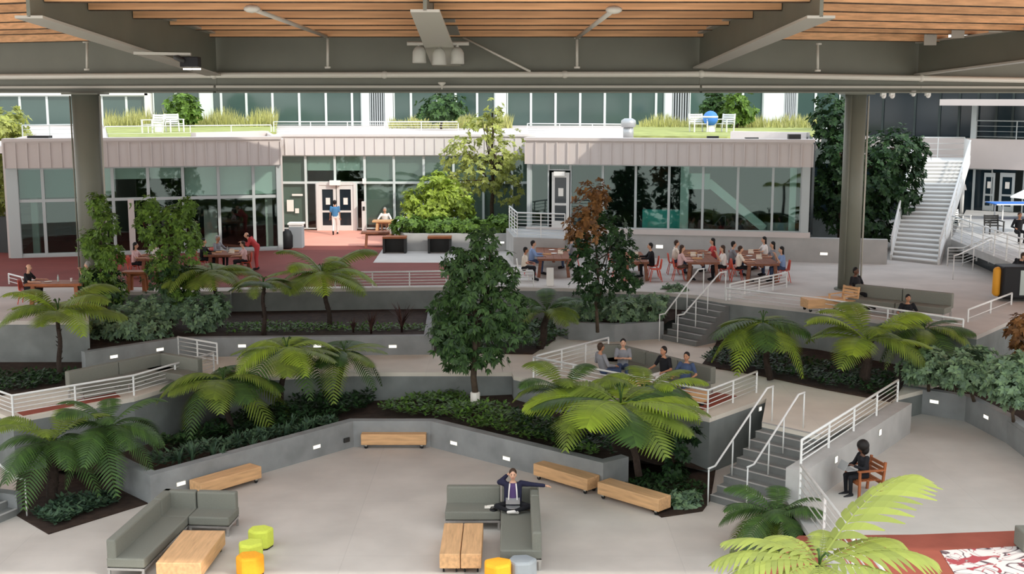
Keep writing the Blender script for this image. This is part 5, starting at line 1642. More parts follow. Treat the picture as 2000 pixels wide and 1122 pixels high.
def person(label, loc, face, pose='sit', arms='table', armsL=None, s=1.0, shirt='cloth_white', trousers='cloth_jeans', skin='skin', hair='hair_black', style='short', sleeve='short', shoes='black', jacket=None, near=False, dz=0.0, arm_abs=None, headturn=0.0):
    """face: 0 looks along +Y, pi looks at the camera, pi/2 looks along -X"""
    root = thing('person', label, 'person', loc, face)
    root.scale = (s, s, s)
    J = {k: Vector(v) + V(0, 0, dz) for k, v in POSES[pose].items()}
    vox = .016 if near else .024
    def mir(v, sd): return V(v.x * sd, v.y, v.z)
    hd = J['head']
    fw = V(math.sin(headturn), math.cos(headturn), 0); rt_ = V(fw.y, -fw.x, 0)
    Rm = Matrix((rt_, fw, V(0, 0, 1))).transposed()
    b = MB(); fing = MB()
    b.ell(hd, (.078, .096, .118), 12, 8, Rm); b.ell(hd + fw * .03 - V(0, 0, .055), (.055, .06, .06), 10, 6, Rm)
    b.cap(hd + fw * .085 + V(0, 0, .015), hd + fw * .108 - V(0, 0, .018), .012, .018, 6)
    for sd in (-1, 1): b.ell(hd + rt_ * .08 * sd - V(0, 0, .01), (.014, .025, .035), 6, 5, Rm)
    b.cap(J['neck'] - V(0, .01, .06), hd - V(0, .01, .07), .055, .05, 10)
    b.cap(J['pel'], J['chest'], (.145, .10), (.165, .105), 12); b.cap(J['chest'], J['neck'] - V(0, 0, .06), (.17, .1), (.10, .07), 12)
    sh_ = MB(); tr_ = MB(); so_ = MB()
    sh_.cap(J['pel'] + V(0, 0, .03), J['chest'], (.168, .125), (.185, .128), 14); sh_.cap(J['chest'], J['neck'] - V(0, .0, .07), (.185, .12), (.10, .075), 14)
    tr_.cap(J['pel'] - V(0, 0, .03), J['pel'] + V(0, 0, .07), (.165, .122), (.158, .118), 14)
    for sd in (-1, 1):
        s_ = mir(J['sh'], sd)
        am = ARMS[(armsL or arms) if sd < 0 else arms]
        el = s_ + V(am[0][0] * sd * .55, am[0][1], am[0][2]); wr = s_ + V(am[1][0] * sd if am[1][0] > .1 else am[1][0] * sd, am[1][1], am[1][2])
        b.cap(s_, el, .05, .04, 8); b.cap(el, wr, .04, .028, 8)
        ad = (wr - el).normalized(); ref = V(0, 0, 1) if abs(ad.z) < .9 else V(0, 1, 0)
        sx_ = ad.cross(ref).normalized(); uz = sx_.cross(ad)
        pc = wr + ad * .05
        b.cap(wr, wr + ad * .08, (.026), (.03), 8); b.cap(wr + ad * .05 - sx_ * .02, wr + ad * .08 - sx_ * .02, .018, .018, 6); b.cap(wr + ad * .05 + sx_ * .02, wr + ad * .08 + sx_ * .02, .018, .018, 6)
        for k in range(4):
            f0 = wr + ad * .085 + sx_ * (-.027 + .018 * k); Lf = (.066, .078, .072, .055)[k]
            f1 = f0 + ad * Lf * .55 - uz * .008; f2 = f0 + ad * Lf * .92 - uz * .034
            fing.tube([f0, f1, f2], .0095, 6, .007)
        th = sd * (1 if sx_.x * sd < 0 else -1)
        t0_ = wr + ad * .035 + sx_ * (.03 * (1 if (sx_.x * sd) < 0 else -1)); t1_ = t0_ + ad * .035 + sx_ * (.025 * (1 if (sx_.x * sd) < 0 else -1)); fing.tube([t0_, t1_, t1_ + ad * .03], .011, 6, .008)
        sh_.cap(s_, el if sleeve == 'long' else s_.lerp(el, .75), .066, .056, 10); 
        if sleeve == 'long': sh_.cap(el, el.lerp(wr, .93), .055, .04, 10)
        hp = mir(J['hip'], sd)
        kn = mir(J.get('kneeL', J['knee']) if sd < 0 else J['knee'], sd); an = mir(J.get('ankL', J['ank']) if sd < 0 else J['ank'], sd); to = mir(J.get('toeL', J['toe']) if sd < 0 else J['toe'], sd)
        if pose == 'cross' and sd < 0: an = an + V(0, .06, .03); to = to + V(0, .06, .03)
        b.cap(hp, kn, .075, .052, 10); b.cap(kn, an, .05, .034, 10); b.cap(an, to, .035, .025, 8)
        tr_.cap(hp, kn, .094, .068, 10); tr_.cap(kn, kn.lerp(an, .93), .066, .05, 10)
        so_.cap(an - V(0, 0, .015) - (to - an) * .2, to, .047, .036, 8)
    body = b.build('body', skin, root, True); REMESH.append((body, vox, fing))
    for mm_, nm, mt_ in ((sh_, 'shirt', shirt), (tr_, 'trousers', trousers)):
        o = mm_.build(nm, mt_, root, True); REMESH.append((o, vox, None))
    so_.build('shoes', shoes, root, True)
    if jacket:
        jk = MB()
        for sd in (-1, 1):
            s_ = mir(J['sh'], sd); am = ARMS[(armsL or arms) if sd < 0 else arms]
            el = s_ + V(am[0][0] * sd * .55, am[0][1], am[0][2]); wr = s_ + V(am[1][0] * sd, am[1][1], am[1][2])
            jk.cap(s_, el, .078, .064, 10); jk.cap(el, el.lerp(wr, .95), .062, .047, 10)
            jk.cap(J['pel'] + V(.13 * sd, .02, 0), J['chest'] + V(.125 * sd, .02, .06), .075, .085, 10); 
        jk.cap(J['pel'] + V(0, -.07, .02), J['chest'] + V(0, -.05, .05), (.17, .08), (.18, .09), 12)
        o = jk.build('jacket', jacket, root, True); REMESH.append((o, vox, None))
        st = MB()
        for sd in (-1, 1):
            p0 = J['neck'] + V(.07 * sd, .07, -.04); p1 = J['chest'] + V(.085 * sd, .135, -.02); p2 = J['pel'] + V(.10 * sd, .15, .06)
            st.tube([p0, p1, p2], .016, 6)
        st.build('white_stripe', 'cloth_white', root, True)['label'] = 'white stripes down the open jacket'
    h = MB(); up_ = V(0, 0, 1)
    if style != 'bald':
        h.ell(hd - fw * .024 + V(0, 0, .035), (.088, .098, .105), 12, 8, Rm)
        h.ell(hd - fw * .05 - V(0, 0, .01), (.08, .06, .09), 12, 8, Rm)
    if style == 'long':
        h.cap(hd - fw * .06 + V(0, 0, .02), hd - fw * .09 - V(0, 0, .30), (.09, .055), (.075, .04), 12)
    if style == 'afro':
        h.ell(hd - fw * .03 + V(0, 0, .06), (.16, .15, .15), 14, 9, Rm); h.ell(hd - fw * .07 - V(0, 0, .04), (.15, .11, .14), 12, 8, Rm)
    if style == 'bald':
        h.ell(hd - fw * .05 - V(0, 0, .015), (.079, .055, .06), 10, 6, Rm)
    o = h.build('hair', hair, root, True)
    e = MB()
    for sd in (-1, 1): e.ell(hd + fw * .088 + rt_ * .03 * sd + V(0, 0, .012), (.012, .008, .008), 6, 4, Rm)
    for sd in (-1, 1): e.cap(hd + fw * .09 + rt_ * .018 * sd + V(0, 0, .034), hd + fw * .085 + rt_ * .045 * sd + V(0, 0, .034), .005, .004, 5)
    e.build('eyes', 'eye', root, True)
    e = MB(); e.cap(hd + fw * .09 - rt_ * .02 - V(0, 0, .056), hd + fw * .09 + rt_ * .02 - V(0, 0, .056), .009, .009, 6); e.build('mouth', 'lip', root, True)
    return root

LEFT, RIGHT, CAM, AWAY = PI / 2, -PI / 2, PI, 0.0
def lap(name, label, c, rz, s=1.0, tilt=.35, mat='silver'):
    root = thing(name, label, 'laptop', c, rz)
    m = MB(); m.box((0, 0, .01), (.32, .22, .018)); m.build('keyboard_half', mat, root)
    m = MB(); m.box((0, .13, .11), (.32, .012, .21), mtx=Matrix.Rotation(-tilt, 3, 'X')); m.build('screen', mat, root)
    return root

# man on the plaza sofa
mp = V(.02, 27.0, .44)
person('man with a purple shirt and open dark jacket sitting cross-legged on the sofa', mp, CAM, 'cross', 'head', 'spread', 1.02, 'cloth_purple', 'cloth_black', 'skin', 'hair_brown', 'short', 'short', 'cloth_white', jacket='cloth_navy', near=True)
lap('laptop', 'pale laptop on the lap of the man on the plaza sofa', mp + V(0, -.30, .12), 0, 1, 1.15, 'silver')
m = MB(); m.box((0, 0, .012), (.26, .16, .02)); m.box((.02, .03, .03), (.16, .1, .02), .4); tag(m.build('papers', 'paper', loc=V(-.50, 27.05, .44), bevel=.005), 'small white papers on the sofa seat left of the man', 'paper')
m = MB(); m.lathe([(.07, 0), (.085, .02), (.06, .05)], n=12); m.tube([(-.08, 0, .02), (-.05, .06, .07), (.05, .06, .07), (.08, 0, .02)], .015, 6); tag(m.build('headphones', 'black', None, True, loc=V(-.42, 26.82, .44)), 'small black headphones on the sofa seat beside the man', 'headphones')

# woman in the timber armchair on the deck
wc = P(1688, 968, ZD)
wf = LEFT + .25
wch = thing('armchair', 'wooden armchair on the right deck where a woman reads', 'chair', V(wc.x, wc.y + .12, ZD), wf)
for sx in (-1, 1):
    m = MB(); m.bar((sx * .3, .27, 0), (sx * .3, .27, .60), .05, .05); m.build('leg', 'wood_chair', wch)
    m = MB(); m.bar((sx * .3, -.28, 0), (sx * .3, -.36, .80), .05, .05); m.build('leg', 'wood_chair', wch)
    m = MB(); m.box((sx * .3, -.02, .62), (.08, .68, .035)); m.build('armrest', 'wood_chair', wch, bevel=.008)
m = MB()
for k in range(6): m.box((0, -.22 + .09 * k, .39), (.56, .075, .025))
for zz in (.33,): m.box((0, .27, zz), (.56, .03, .09)); m.box((0, -.29, zz), (.56, .03, .09))
m.build('seat', 'wood_chair', wch)
m = MB()
for zz in (.52, .62, .73): m.box((0, -.31 - (zz - .5) * .15, zz), (.56, .022, .08))
m.build('backrest', 'wood_chair', wch)
person('woman with big dark curly hair in a black top reading in the wooden armchair', V(wc.x, wc.y + .12, ZD), wf, 'sit', 'lap', 'hold', .93, 'cloth_black', 'cloth_black', 'skin_dark', 'hair_black', 'afro', 'long', 'black', near=True, dz=-.05)
lap('laptop', 'silver laptop on the lap of the woman in the wooden armchair', V(wc.x, wc.y + .12, ZD) + Matrix.Rotation(wf, 3, 'Z') @ V(0, .40, .60), wf, 1, -.5)

# four people on the balcony
bz = Z1
person('person in a grey shirt at the left end of the balcony sofa, seen from behind', P(1180, 758, Z1), RIGHT + .5, 'lean', 'lap', None, 1, 'cloth_grey', 'cloth_jeans', 'skin_tan', 'hair_brown', 'short', 'long', near=True)
person('person in a pale grey top facing the court on the balcony sofa', P(1216, 748, Z1), CAM - .1, 'sit', 'cross', None, .98, 'cloth_grey', 'cloth_jeans', 'skin', 'hair_black', 'short', 'short', near=True)
person('person in a black top and white trousers on the balcony sofa', P(1298, 768, Z1), CAM - .9, 'sit', 'lap', None, 1, 'cloth_black', 'cloth_white', 'skin_tan', 'hair_black', 'short', 'short', near=True)
person('person in a blue shirt at the right of the balcony sofa group', P(1336, 780, Z1), CAM - .5, 'lean', 'lap', None, .98, 'cloth_jeans', 'cloth_jeans', 'skin_tan', 'hair_black', 'short', 'short', near=True)
t_ = P(1258, 768, Z1)
timber_block('low timber block table in the middle of the seated group on the balcony', t_, .8, .45, .3, None, .4, 'x', 'timber_table').location.z = Z1
def cup(label, p, mat='cloth_white', h=.11, r=.04, name='cup', cat='cup'):
    m = MB(); m.lathe([(r * .8, 0), (r, h), (r * .9, h)], n=10)
    return tag(m.build(name, mat, None, True, loc=p), label, cat)
cup('white cup on the balcony table nearest the grey-shirted person', V(t_.x - .25, t_.y, Z1 + .4))
cup('white cup on the balcony table nearest the person in black', V(t_.x + .2, t_.y - .05, Z1 + .4))
cup('tall white bottle in the middle of the balcony table', V(t_.x, t_.y + .1, Z1 + .4), 'cloth_white', .2, .035, 'bottle', 'bottle')

# ---- dining tables on the terrace
def food(table_label, tc_, rz, spots, z=ZT + .75):
    kinds = {'tray': ('food_tray', 'food tray', 'wood_block'), 'box': ('food_box', 'food box', 'cloth_cream'), 'cup': ('cup', 'cup', 'cloth_white'), 'plate': ('plate', 'plate', 'paper'), 'bottle': ('bottle', 'bottle', 'blind')}
    for (k, x, y, where) in spots:
        q_ = V(tc_.x, tc_.y, 0) + Matrix.Rotation(rz, 3, 'Z') @ V(x, y, 0); q_.z = z
        nm, cat, mt_ = kinds[k]
        m = MB()
        if k == 'tray': m.box((0, 0, .012), (.36, .26, .02)); m.box((0, .125, .025), (.36, .012, .03)); m.box((0, -.125, .025), (.36, .012, .03))
        if k == 'box': m.box((0, 0, .035), (.2, .18, .06)); m.box((0, .09, .11), (.2, .015, .12))
        if k == 'plate': m.lathe([(.07, 0), (.13, .018), (.12, .02)], n=16)
        if k == 'cup': m.lathe([(.03, 0), (.042, .12), (.036, .12)], n=10)
        if k == 'bottle': m.lathe([(.032, 0), (.034, .14), (.014, .19), (.014, .23)], n=10)
        tag(m.build(nm, mt_, loc=q_), '%s %s on the %s' % ({'tray': 'wooden', 'box': 'open cream', 'plate': 'white', 'cup': 'white', 'bottle': 'pale'}[k], cat, table_label + ', ' + where), cat)

def tcen(pxl, pxr, pyn, pyf, z=ZT + .75):
    """table from its near edge (pxl..pxr at pyn) and far edge row pyf"""
    a, b = P(pxl, pyn, z), P(pxr, pyn, z)
    c_ = (a + b) / 2; f_ = P((pxl + pxr) / 2, pyf, z)
    return c_, (b - a).length, f_.y - c_.y
# table with four diners left of centre right
nc, wd, lg = tcen(1341, 1404, 513, 488)
T6 = V(nc.x + .05, nc.y + lg / 2, ZT); big_table('dark timber dining table with four diners, left of the right column', T6, lg, wd, PI / 2)
nc2, wd2, lg2 = tcen(1460, 1523, 516, 489)
T7 = V(nc2.x, nc2.y + lg2 / 2, ZT); big_table('dark timber dining table nearest the right column', T7, lg2, wd2, PI / 2)
nc4, wd4, lg4 = tcen(1050, 1114, 506, 479)
T4 = V(nc4.x, nc4.y + lg4 / 2, ZT); big_table('dark timber dining table where a man in a blue shirt eats', T4, lg4, wd4, PI / 2)
nc5, wd5, lg5 = tcen(1222, 1268, 512, 492)
T5 = V(nc5.x, nc5.y + lg5 / 2, ZT); big_table('dark timber dining table half hidden by the rusty-topped tree', T5, lg5, wd5, PI / 2)
def seat(T, side, fy, wd, lg, off=.42):
    return V(T.x + side * (wd / 2 + off), T.y - lg / 2 + fy * lg, ZT)
def pair(T, wd, lg, side, fy, plabel, clabel, chair='red_chair', off=.22, **kw):
    p = seat(T, side, fy, wd, lg, off)
    f_ = RIGHT if side < 0 else LEFT
    shell_chair(clabel, p + V(side * .05, 0, 0), f_, ZT, chair)
    if plabel: person(plabel, p, f_, **kw)
pair(T6, wd, lg, -1, .14, 'woman with long dark hair and a pale pink shirt at a terrace table', 'red shell chair under the woman in pale pink', shirt='cloth_pink', hair='hair_brown', style='long', sleeve='long', trousers='cloth_brown')
pair(T6, wd, lg, -1, .55, 'diner with bare arms beyond the woman in pale pink', 'red shell chair beyond the woman in pale pink', shirt='cloth_cream', hair='hair_brown')
pair(T6, wd, lg, 1, .12, 'diner with long brown hair in a white shirt, opposite the woman in pale pink', 'red shell chair behind the diner with reddish hair', shirt='cloth_white', hair='hair_brown', style='long', trousers='cloth_black', arms='eat')
pair(T6, wd, lg, 1, .72, 'woman with long black hair in a red top at a terrace table', 'red shell chair of the woman in the red top', shirt='cloth_red', style='long')
food('four-diner table', T6, PI / 2, [('tray', -.9, .1, 'nearest the woman in pink'), ('bottle', -.7, -.15, 'nearest the white shirt'), ('box', -.2, .15, 'in the middle'), ('plate', .1, -.2, 'past the middle'), ('tray', .7, .05, 'at its far end'), ('cup', -.45, .0, 'beside the open box')])
pair(T7, wd2, lg2, -1, .16, 'man in a cream T-shirt at the near left of the last table', 'red shell chair under the man in the cream T-shirt', shirt='cloth_cream', trousers='cloth_black', hair='hair_brown')
pair(T7, wd2, lg2, -1, .52, 'dark-haired diner beyond the man in the cream T-shirt', 'red shell chair beyond the man in the cream T-shirt', shirt='cloth_grey', hair='hair_black')
pair(T7, wd2, lg2, 1, .12, 'woman with black hair and a pale blue shirt at the last table', 'red shell chair under the woman in pale blue', shirt='cloth_blue', style='long', arms='eat')
pair(T7, wd2, lg2, 1, .5, 'diner in a grey top beyond the woman in pale blue', 'red shell chair beyond the woman in pale blue', shirt='cloth_grey', style='long')
pair(T7, wd2, lg2, 1, .9, 'dark-haired diner in a white top at the far right of the last table', 'red shell chair at the far right of the last table', shirt='cloth_white', style='long')
food('last dining table', T7, PI / 2, [('plate', -.9, .2, 'nearest the cream T-shirt'), ('box', -.7, -.1, 'near its front end'), ('bottle', -.5, -.2, 'nearest the pale blue shirt'), ('plate', .2, .1, 'in the middle'), ('box', .9, -.1, 'at its far end')])
pair(T4, wd4, lg4, -1, .22, 'man in a light blue shirt eating at the table by the planter', 'pink shell chair under the man in the light blue shirt', chair='pink_chair', shirt='cloth_blue', trousers='cloth_jeans', sleeve='long')
pair(T4, wd4, lg4, 1, .6, 'dark-haired diner opposite the man in the light blue shirt', 'red shell chair opposite the man in the light blue shirt', shirt='cloth_grey')
food('table by the planter', T4, PI / 2, [('tray', -.9, .25, 'nearest him'), ('plate', -.6, -.05, 'beside his tray'), ('box', -.8, -.3, 'at the near right corner'), ('plate', .5, .0, 'toward its far end')])
pair(T5, wd5, lg5, 1, .35, 'person in dark clothes at the table behind the rusty-topped tree', 'orange-red shell chair beside the person in dark clothes', shirt='cloth_black', trousers='cloth_black', hair='hair_black', sleeve='long')
pair(T5, wd5, lg5, 1, .05, None, 'empty red shell chair at the near right of the half hidden table')
pair(T5, wd5, lg5, -1, .1, None, 'empty red shell chair at the near left of the half hidden table')
pair(T5, wd5, lg5, -1, .75, 'person in grey at the far left of the half hidden table', 'red shell chair of the person in grey', shirt='cloth_grey')
food('half hidden table', T5, PI / 2, [('tray', -.5, .1, 'near its front'), ('box', .1, -.1, 'in the middle')])
pq = P(1024, 558, ZT)
person('dark-haired person in a black and white top beside the railing at the dark centre tree', V(pq.x, pq.y + 1.2, ZT), RIGHT, 'sit', 'lap', None, .95, 'cloth_cream', 'cloth_black', 'skin_tan', 'hair_black', 'short')
shell_chair('pale shell chair by the railing at the dark centre tree', V(pq.x - .05, pq.y + 1.2, 0), RIGHT, ZT, 'white_plastic')
c = P(1075, 562, ZT); sb = thing('folding_sign', 'blank white folding sign standing near the dining table by the planter', 'sign', V(c.x, c.y + .5, ZT))
for s_ in (-1, 1):
    m = MB(); m.box((0, s_ * .1, .33), (.26, .02, .68), mtx=Matrix.Rotation(s_ * .3, 3, 'X')); m.build('board', 'white_plastic', sb)

# ---- red-floor tables at the left
T1 = P(112, 551, ZT + .75); T1 = V(T1.x, T1.y, ZT); big_table('timber dining table at the left edge of the red floor', T1, 1.9, .9, .06, mat='wood_chair')
person('man in a black T-shirt facing right at the left-edge table', V(T1.x - 1.05, T1.y + .1, ZT), RIGHT, 'sit', 'table', None, 1, 'cloth_black', 'cloth_black', 'skin', 'hair_brown', 'bald')
shell_chair('red shell chair under the man in the black T-shirt', V(T1.x - 1.1, T1.y + .1, 0), RIGHT)
person('person in a green top at the right of the left-edge table', V(T1.x + .85, T1.y + .75, ZT), LEFT, 'sit', 'eat', None, 1, 'cloth_green', 'cloth_jeans', 'skin', 'hair_grey', 'short')
shell_chair('red shell chair under the person in green and white', V(T1.x + .9, T1.y + .75, 0), LEFT)
pq = P(140, 545, ZT); person('person in a grey shirt standing before the left steel column', V(pq.x, pq.y + 2.2, ZT), RIGHT, 'stand', 'down', None, 1, 'cloth_grey', 'cloth_black', 'skin_tan', 'hair_black', 'short')
food('left-edge table', T1, .06, [('plate', -.3, 0, 'nearest the man in black'), ('bottle', .0, .1, 'in the middle'), ('cup', .45, .05, 'nearest the green top')])
T2 = P(312, 503, ZT + .75); T2 = V(T2.x, T2.y, ZT); big_table('timber dining table beside the bushy tree at left', T2, 1.5, 1.0, 0, mat='wood_table')
person('person in a white shirt leaning over the table by the bushy tree', V(T2.x - .35, T2.y + .75, ZT), CAM - .5, 'sit', 'table', None, 1, 'cloth_white', 'cloth_black', 'skin', 'hair_brown', 'short')
person('dark-haired person in pink at the left of the table by the bushy tree', V(T2.x - .95, T2.y - .1, ZT), RIGHT, 'sit', 'table', None, 1, 'cloth_pink', 'cloth_black', 'skin', 'hair_black', 'long')
shell_chair('red shell chair under the person in the white shirt by the bushy tree', V(T2.x - .35, T2.y + .85, 0), CAM - .5)
shell_chair('red shell chair under the dark-haired person in pink', V(T2.x - 1.0, T2.y - .1, 0), RIGHT)
shell_chair('empty red shell chair between the columnar tree and the table', P(243, 528, ZT), RIGHT)
food('table by the bushy tree', T2, 0, [('plate', -.2, .1, 'nearest the white shirt'), ('box', .45, .1, 'at its right end')])
T3 = P(447, 494, ZT + .75); T3 = V(T3.x, T3.y, ZT); big_table('timber dining table in front of the left pavilion glass', T3, 1.7, 1.3, 0, mat='wood_table')
person('person in black bending over the left of the pavilion table', V(T3.x - 1.0, T3.y - .2, ZT), RIGHT, 'sit', 'table', None, 1, 'cloth_black', 'cloth_black', 'skin', 'hair_black', 'short', 'long')
person('person in a grey shirt behind the one in black at the pavilion table', V(T3.x - .7, T3.y + .9, ZT), RIGHT - .4, 'sit', 'table', None, 1, 'cloth_grey', 'cloth_black', 'skin_tan', 'hair_grey', 'short', 'long')
person('man in a faded red shirt standing at the right of the pavilion table', V(T3.x + 1.0, T3.y + .35, ZT), LEFT, 'bend', 'hold', None, .98, 'cloth_red', 'cloth_red', 'skin', 'hair_brown', 'bald', 'long')
person('person in pale pink at the near right of the pavilion table', V(T3.x + .75, T3.y - .55, ZT), LEFT + .3, 'sit', 'table', None, .95, 'cloth_pink', 'cloth_black', 'skin', 'hair_brown', 'short')
shell_chair('red shell chair under the person in black at the pavilion table', V(T3.x - 1.05, T3.y - .2, 0), RIGHT)
shell_chair('red shell chair under the person in grey at the pavilion table', V(T3.x - .75, T3.y + .95, 0), RIGHT - .4)
shell_chair('red shell chair under the person in pale pink at the pavilion table', V(T3.x + .8, T3.y - .55, 0), LEFT + .3)
food('pavilion table', T3, 0, [('tray', -.5, .1, 'nearest the person in black'), ('bottle', -.1, .2, 'in the middle'), ('box', .15, -.2, 'nearest the camera'), ('plate', .5, .2, 'nearest the red shirt'), ('tray', .1, .45, 'along its far side')])
c = P(263, 572, ZT); tb = big_table('small high orange timber table at the terrace edge between two trees', V(c.x, c.y + .4, ZT), 1.0, .5, 0, h=.72, mat='wood_chair')

# ---- entrance
pq = P(655, 459, ZT); person('person in a blue top and white trousers walking to the double doors', pq, AWAY + .1, 'walk', 'down', None, 1, 'cloth_teal', 'cloth_white', 'skin_tan', 'hair_black', 'short')
pq = P(748, 462, ZT); et = V(pq.x, pq.y, ZT)
big_table('small table in sun by the entrance where a grey-haired person sits', et + V(0, .55, 0), 1.1, .7, 0, mat='wood_block')
person('grey-haired person in a white shirt sitting in sun by the entrance', et + V(0, 1.15, 0), CAM, 'sit', 'table', None, 1, 'cloth_white', 'cloth_khaki', 'skin', 'hair_grey', 'short', 'long')
shell_chair('pale shell chair under the grey-haired person', et + V(0, 1.25, 0), CAM, ZT, 'white_plastic')
pq = P(733, 483, ZT); big_table('dark slatted table in front of the grey-haired person', pq + V(0, .2, 0), 1.3, .7, .1, mat='wood_table', h=.7)
for k, (px, lab) in enumerate(((773, 'dark planter bench with a timber top at the left end of the entrance planter'), (860, 'dark planter bench with a timber top under the rounded bright shrub'))):
    c = P(px, 492, ZT); root = thing('planter_bench', lab, 'bench', V(c.x, c.y - .35, ZT))
    m = MB(); m.box((0, 0, .36), (.95, .55, .08)); 
    m = MB(); m.box((0, 0, .70), (1.05, .6, .08)); m.build('seat', 'wood_chair', root)
    for sx in (-1, 1):
        m = MB(); m.box((sx * .47, 0, .33), (.1, .55, .66)); m.build('side_panel', 'outlet', root)
    m = MB(); m.box((0, .22, .33), (.84, .05, .66)); m.build('back_panel', 'outlet', root)
c = P(580, 484, ZT); tbn = thing('trash_bin', 'grey trash bin with a pale lid at the corner of the left pavilion', 'bin', c)
m = MB(); m.box((0, 0, .5), (.62, .6, 1.0)); m.build('body', 'grey_vinyl', tbn, bevel=.03)
m = MB(); m.box((0, 0, 1.12), (.7, .66, .08)); m.box((0, 0, 1.04), (.6, .56, .1)); m.build('lid', 'white_plastic', tbn)
c = P(563, 485, ZT); m = MB(); m.lathe([(.2, 0), (.27, .1), (.28, .6), (.2, .82), (.05, .9)], n=14); tag(m.build('trash_bag', 'black', None, True, loc=V(c.x, c.y - .3, ZT)), 'full black bag beside the grey trash bin', 'bag')
c = P(748, 428, ZT)
hb = thing('ramp_rail', 'sloping white ramp wall beside the entrance planter', 'ramp', P(760, 470, ZT))
m = MB(); m.bar((0, 0, .45), (1.0, 2.6, 1.1), .25, .25); m.build('ramp_curb', 'white_plastic', hb)

# ---- terrace behind the right railing: lounge seats
def slat_chair(label, c, rz, mat='wood_block', z=ZT):
    root = thing('lounge_chair', label, 'chair', V(c.x, c.y, z), rz)
    for sx in (-1, 1):
        m = MB(); m.bar((sx * .3, .3, 0), (sx * .3, .3, .55), .05, .05); m.build('leg', mat, root)
        m = MB(); m.bar((sx * .3, -.3, 0), (sx * .3, -.42, .8), .05, .05); m.build('leg', mat, root)
        m = MB(); m.box((sx * .3, -.02, .56), (.08, .7, .03)); m.build('armrest', mat, root)
    m = MB()
    for k in range(6): m.box((0, -.25 + .1 * k, .36), (.56, .08, .025))
    m.build('seat', mat, root)
    m = MB()
    for k in range(4): m.box((0, -.33 - .02 * k, .45 + .1 * k), (.56, .02, .08))
    m.build('backrest', mat, root)
    return root
slat_chair('pale timber lounge chair behind the right terrace railing', P(1650, 612, ZT) + V(0, .3, 0), 2.2)
timber_block('long low timber table behind the right terrace railing', P(1632, 612, ZT) + V(-.3, .5, 0), 1.3, .6, .2, None, .42, 'x', 'timber_table').location.z = ZT
person('dark-haired person reclining behind the right terrace railing', P(1647, 606, ZT) + V(.6, .5, 0), CAM + .6, 'lean', 'lap', None, 1, 'cloth_black', 'cloth_black', 'skin_dark', 'hair_black', 'short')
person('dark-haired person sitting low by the railing below the right end of the terrace sofa', P(1777, 632, ZT) + V(0, .25, 0), CAM, 'cross', 'lap', None, .95, 'cloth_black', 'cloth_black', 'skin_tan', 'hair_black', 'short')

# ---- right edge: drinks cart, platform, umbrella
c = P(1990, 590, ZT); ct = thing('service_cart', 'black service cart with a yellow end and a picture panel at the right edge', 'cart', V(c.x, c.y + .4, ZT))
m = MB(); m.box((.2, 0, .65), (1.6, .9, 1.1)); m.build('body', 'black', ct, bevel=.06)
m = MB(); m.cap((-.66, -.1, .3), (-.66, -.1, 1.0), .16, .16, 12); m.build('end_panel', 'yellow', ct, True)['label'] = 'yellow rounded end panel'
m = MB(); m.box((.35, -.46, .66), (.75, .02, .85)); m.build('picture_panel', 'blind', ct)
m = MB(); m.box((.35, -.475, .5), (.4, .012, .4)); m.build('picture', 'leaf_deep', ct)
person('dark-clothed person bending over the black service cart', V(c.x + .25, c.y + 1.2, ZT), CAM + .6, 'bend', 'hold', None, 1, 'cloth_black', 'cloth_black', 'skin', 'hair_brown', 'short', 'long')
c = P(1985, 428, pzt)
tt = thing('tennis_table', 'blue-topped table on the sunlit platform', 'table', V(c.x + .4, c.y, pzt))
m = MB(); m.box((0, 0, .78), (3.4, 1.5, .05)); m.build('tabletop', 'blue', tt)
m = MB(); m.box((0, -.76, .78), (3.44, .03, .06)); m.box((0, .76, .78), (3.44, .03, .06)); m.build('edge_band', 'white_metal', tt)
for sx in (-1, 1):
    for sy in (-1, 1):
        m = MB(); m.box((sx * 1.3, sy * .5, .38), (.06, .06, .76)); m.build('leg', 'white_metal', tt)
c = at(2002, 384, 54.5)
um_ = thing('parasol', 'white parasol at the right edge over the sunlit platform', 'parasol', V(c.x + .6, c.y, pzt))
m = MB(); m.tube([(0, 0, 0), (0, 0, c.z - pzt + .55)], .03, 8); m.build('pole', 'white_metal', um_, True)
m = MB(); m.lathe([(1.25, c.z - pzt - .05), (.7, c.z - pzt + .25), (.05, c.z - pzt + .5)], n=8); m.build('canopy', 'white_plastic', um_)
def plat(px, py): return P(px, py, pzt)
person('person in a white shirt standing before the dark building doors', plat(1938, 428) + V(0, 4.5, 0), CAM, 'stand', 'cross', None, .97, 'cloth_white', 'cloth_black', 'skin_tan', 'hair_black', 'short', 'long')
person('person in dark clothes standing in the dark building doorway', plat(1968, 428) + V(0, 5.5, 0), CAM, 'stand', 'down', None, .97, 'cloth_navy', 'cloth_black', 'skin_tan', 'hair_black', 'short', 'long')
person('person in black sitting at the edge of the sunlit platform', plat(1990, 478) + V(.1, .4, 0), CAM, 'sit', 'lap', None, .97, 'cloth_black', 'cloth_black', 'skin_tan', 'hair_brown', 'short', 'long')
slat_chair('white lounge chair on the sunlit platform under the blue table end', plat(1946, 458) + V(0, .3, 0), PI, 'outlet', pzt)
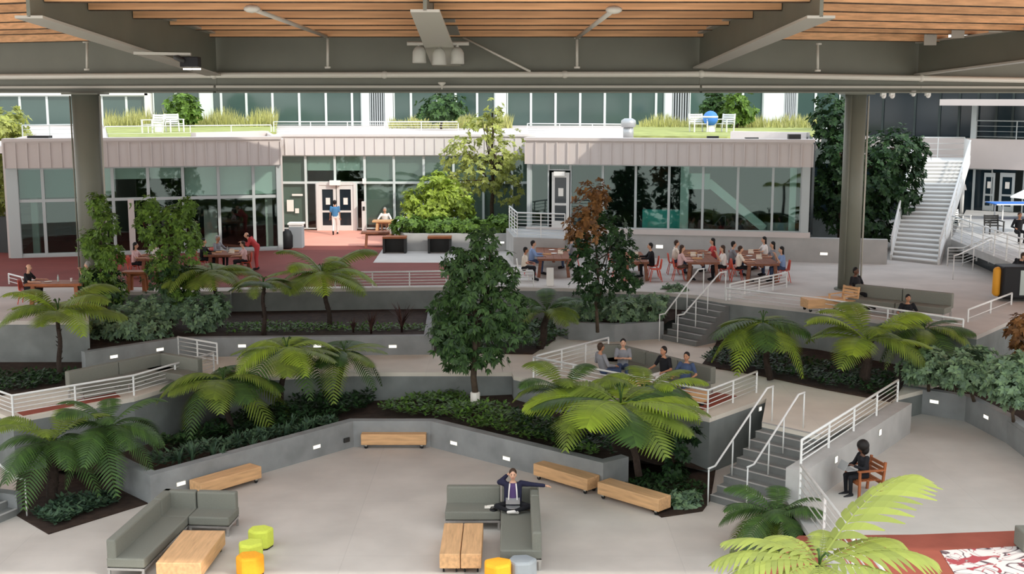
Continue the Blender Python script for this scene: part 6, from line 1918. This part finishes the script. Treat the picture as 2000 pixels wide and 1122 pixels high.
slat_chair('white deck chair on the sunlit platform near the staircase', plat(1872, 447) + V(.3, .6, 0), PI + .6, 'white_metal', pzt)

# ---- lawn furniture on the roofs
for k, (px, py, rz, lab) in enumerate(((298, 264, PI - .5, 'white lawn chair at the left of the pair on the left roof'), (342, 262, PI + .6, 'white lawn chair at the right of the pair on the left roof'), (1364, 262, PI + .2, 'cream lawn chair left of the beach ball'), (1414, 262, PI - .7, 'white lawn chair right of the beach ball'))):
    r_ = slat_chair(lab, P(px, py, zroof), rz, 'white_metal', zroof + .12)
    r_.scale = (1.25, 1.25, 1.25)
c = P(314, 262, zroof); m = MB(); m.lathe([(.22, 0), (.2, .45), (.24, .5)], n=12); tag(m.build('side_table', 'white_plastic', loc=V(c.x, c.y - .4, zroof + .12)), 'small white side table between the left lawn chairs', 'table')
c = P(1387, 262, zroof); bb = thing('beach_ball', 'blue and white beach ball standing on a white stool on the right roof', 'ball', V(c.x, c.y, zroof + .12))
m = MB()
m.ell((0, 0, .75), (.42, .42, .42), 16, 10)
o = m.build('ball', 'blue', bb, True)
m = MB(); m.lathe([(.425, -.03), (.425, .06)], (0, 0, .82), 20); m.build('white_band', 'white_plastic', bb, True)
m = MB(); m.lathe([(.25, 0), (.2, .3), (.25, .36)], n=12); m.build('stool', 'white_plastic', bb)

# ---------------------------------------------------------------- bake the skin of the figures into continuous surfaces
for o, vox, fing in REMESH:
    r_ = o.modifiers.new('skin', 'REMESH'); r_.mode = 'VOXEL'; r_.voxel_size = vox; r_.use_smooth_shade = True
    s_ = o.modifiers.new('smooth', 'SMOOTH'); s_.factor = .5; s_.iterations = 4
dg = bpy.context.evaluated_depsgraph_get()
dg.update()
baked = [(o, bpy.data.meshes.new_from_object(o.evaluated_get(dg)), fing) for o, vox, fing in REMESH]
for o, me, fing in baked:
    o.modifiers.clear()
    if fing:
        bm_ = bmesh.new(); bm_.from_mesh(me)
        vs = [bm_.verts.new(v) for v in fing.v]
        for q_ in fing.f:
            try: bm_.faces.new([vs[i] for i in q_]).smooth = True
            except ValueError: pass
        bm_.to_mesh(me); bm_.free()
    o.data = me
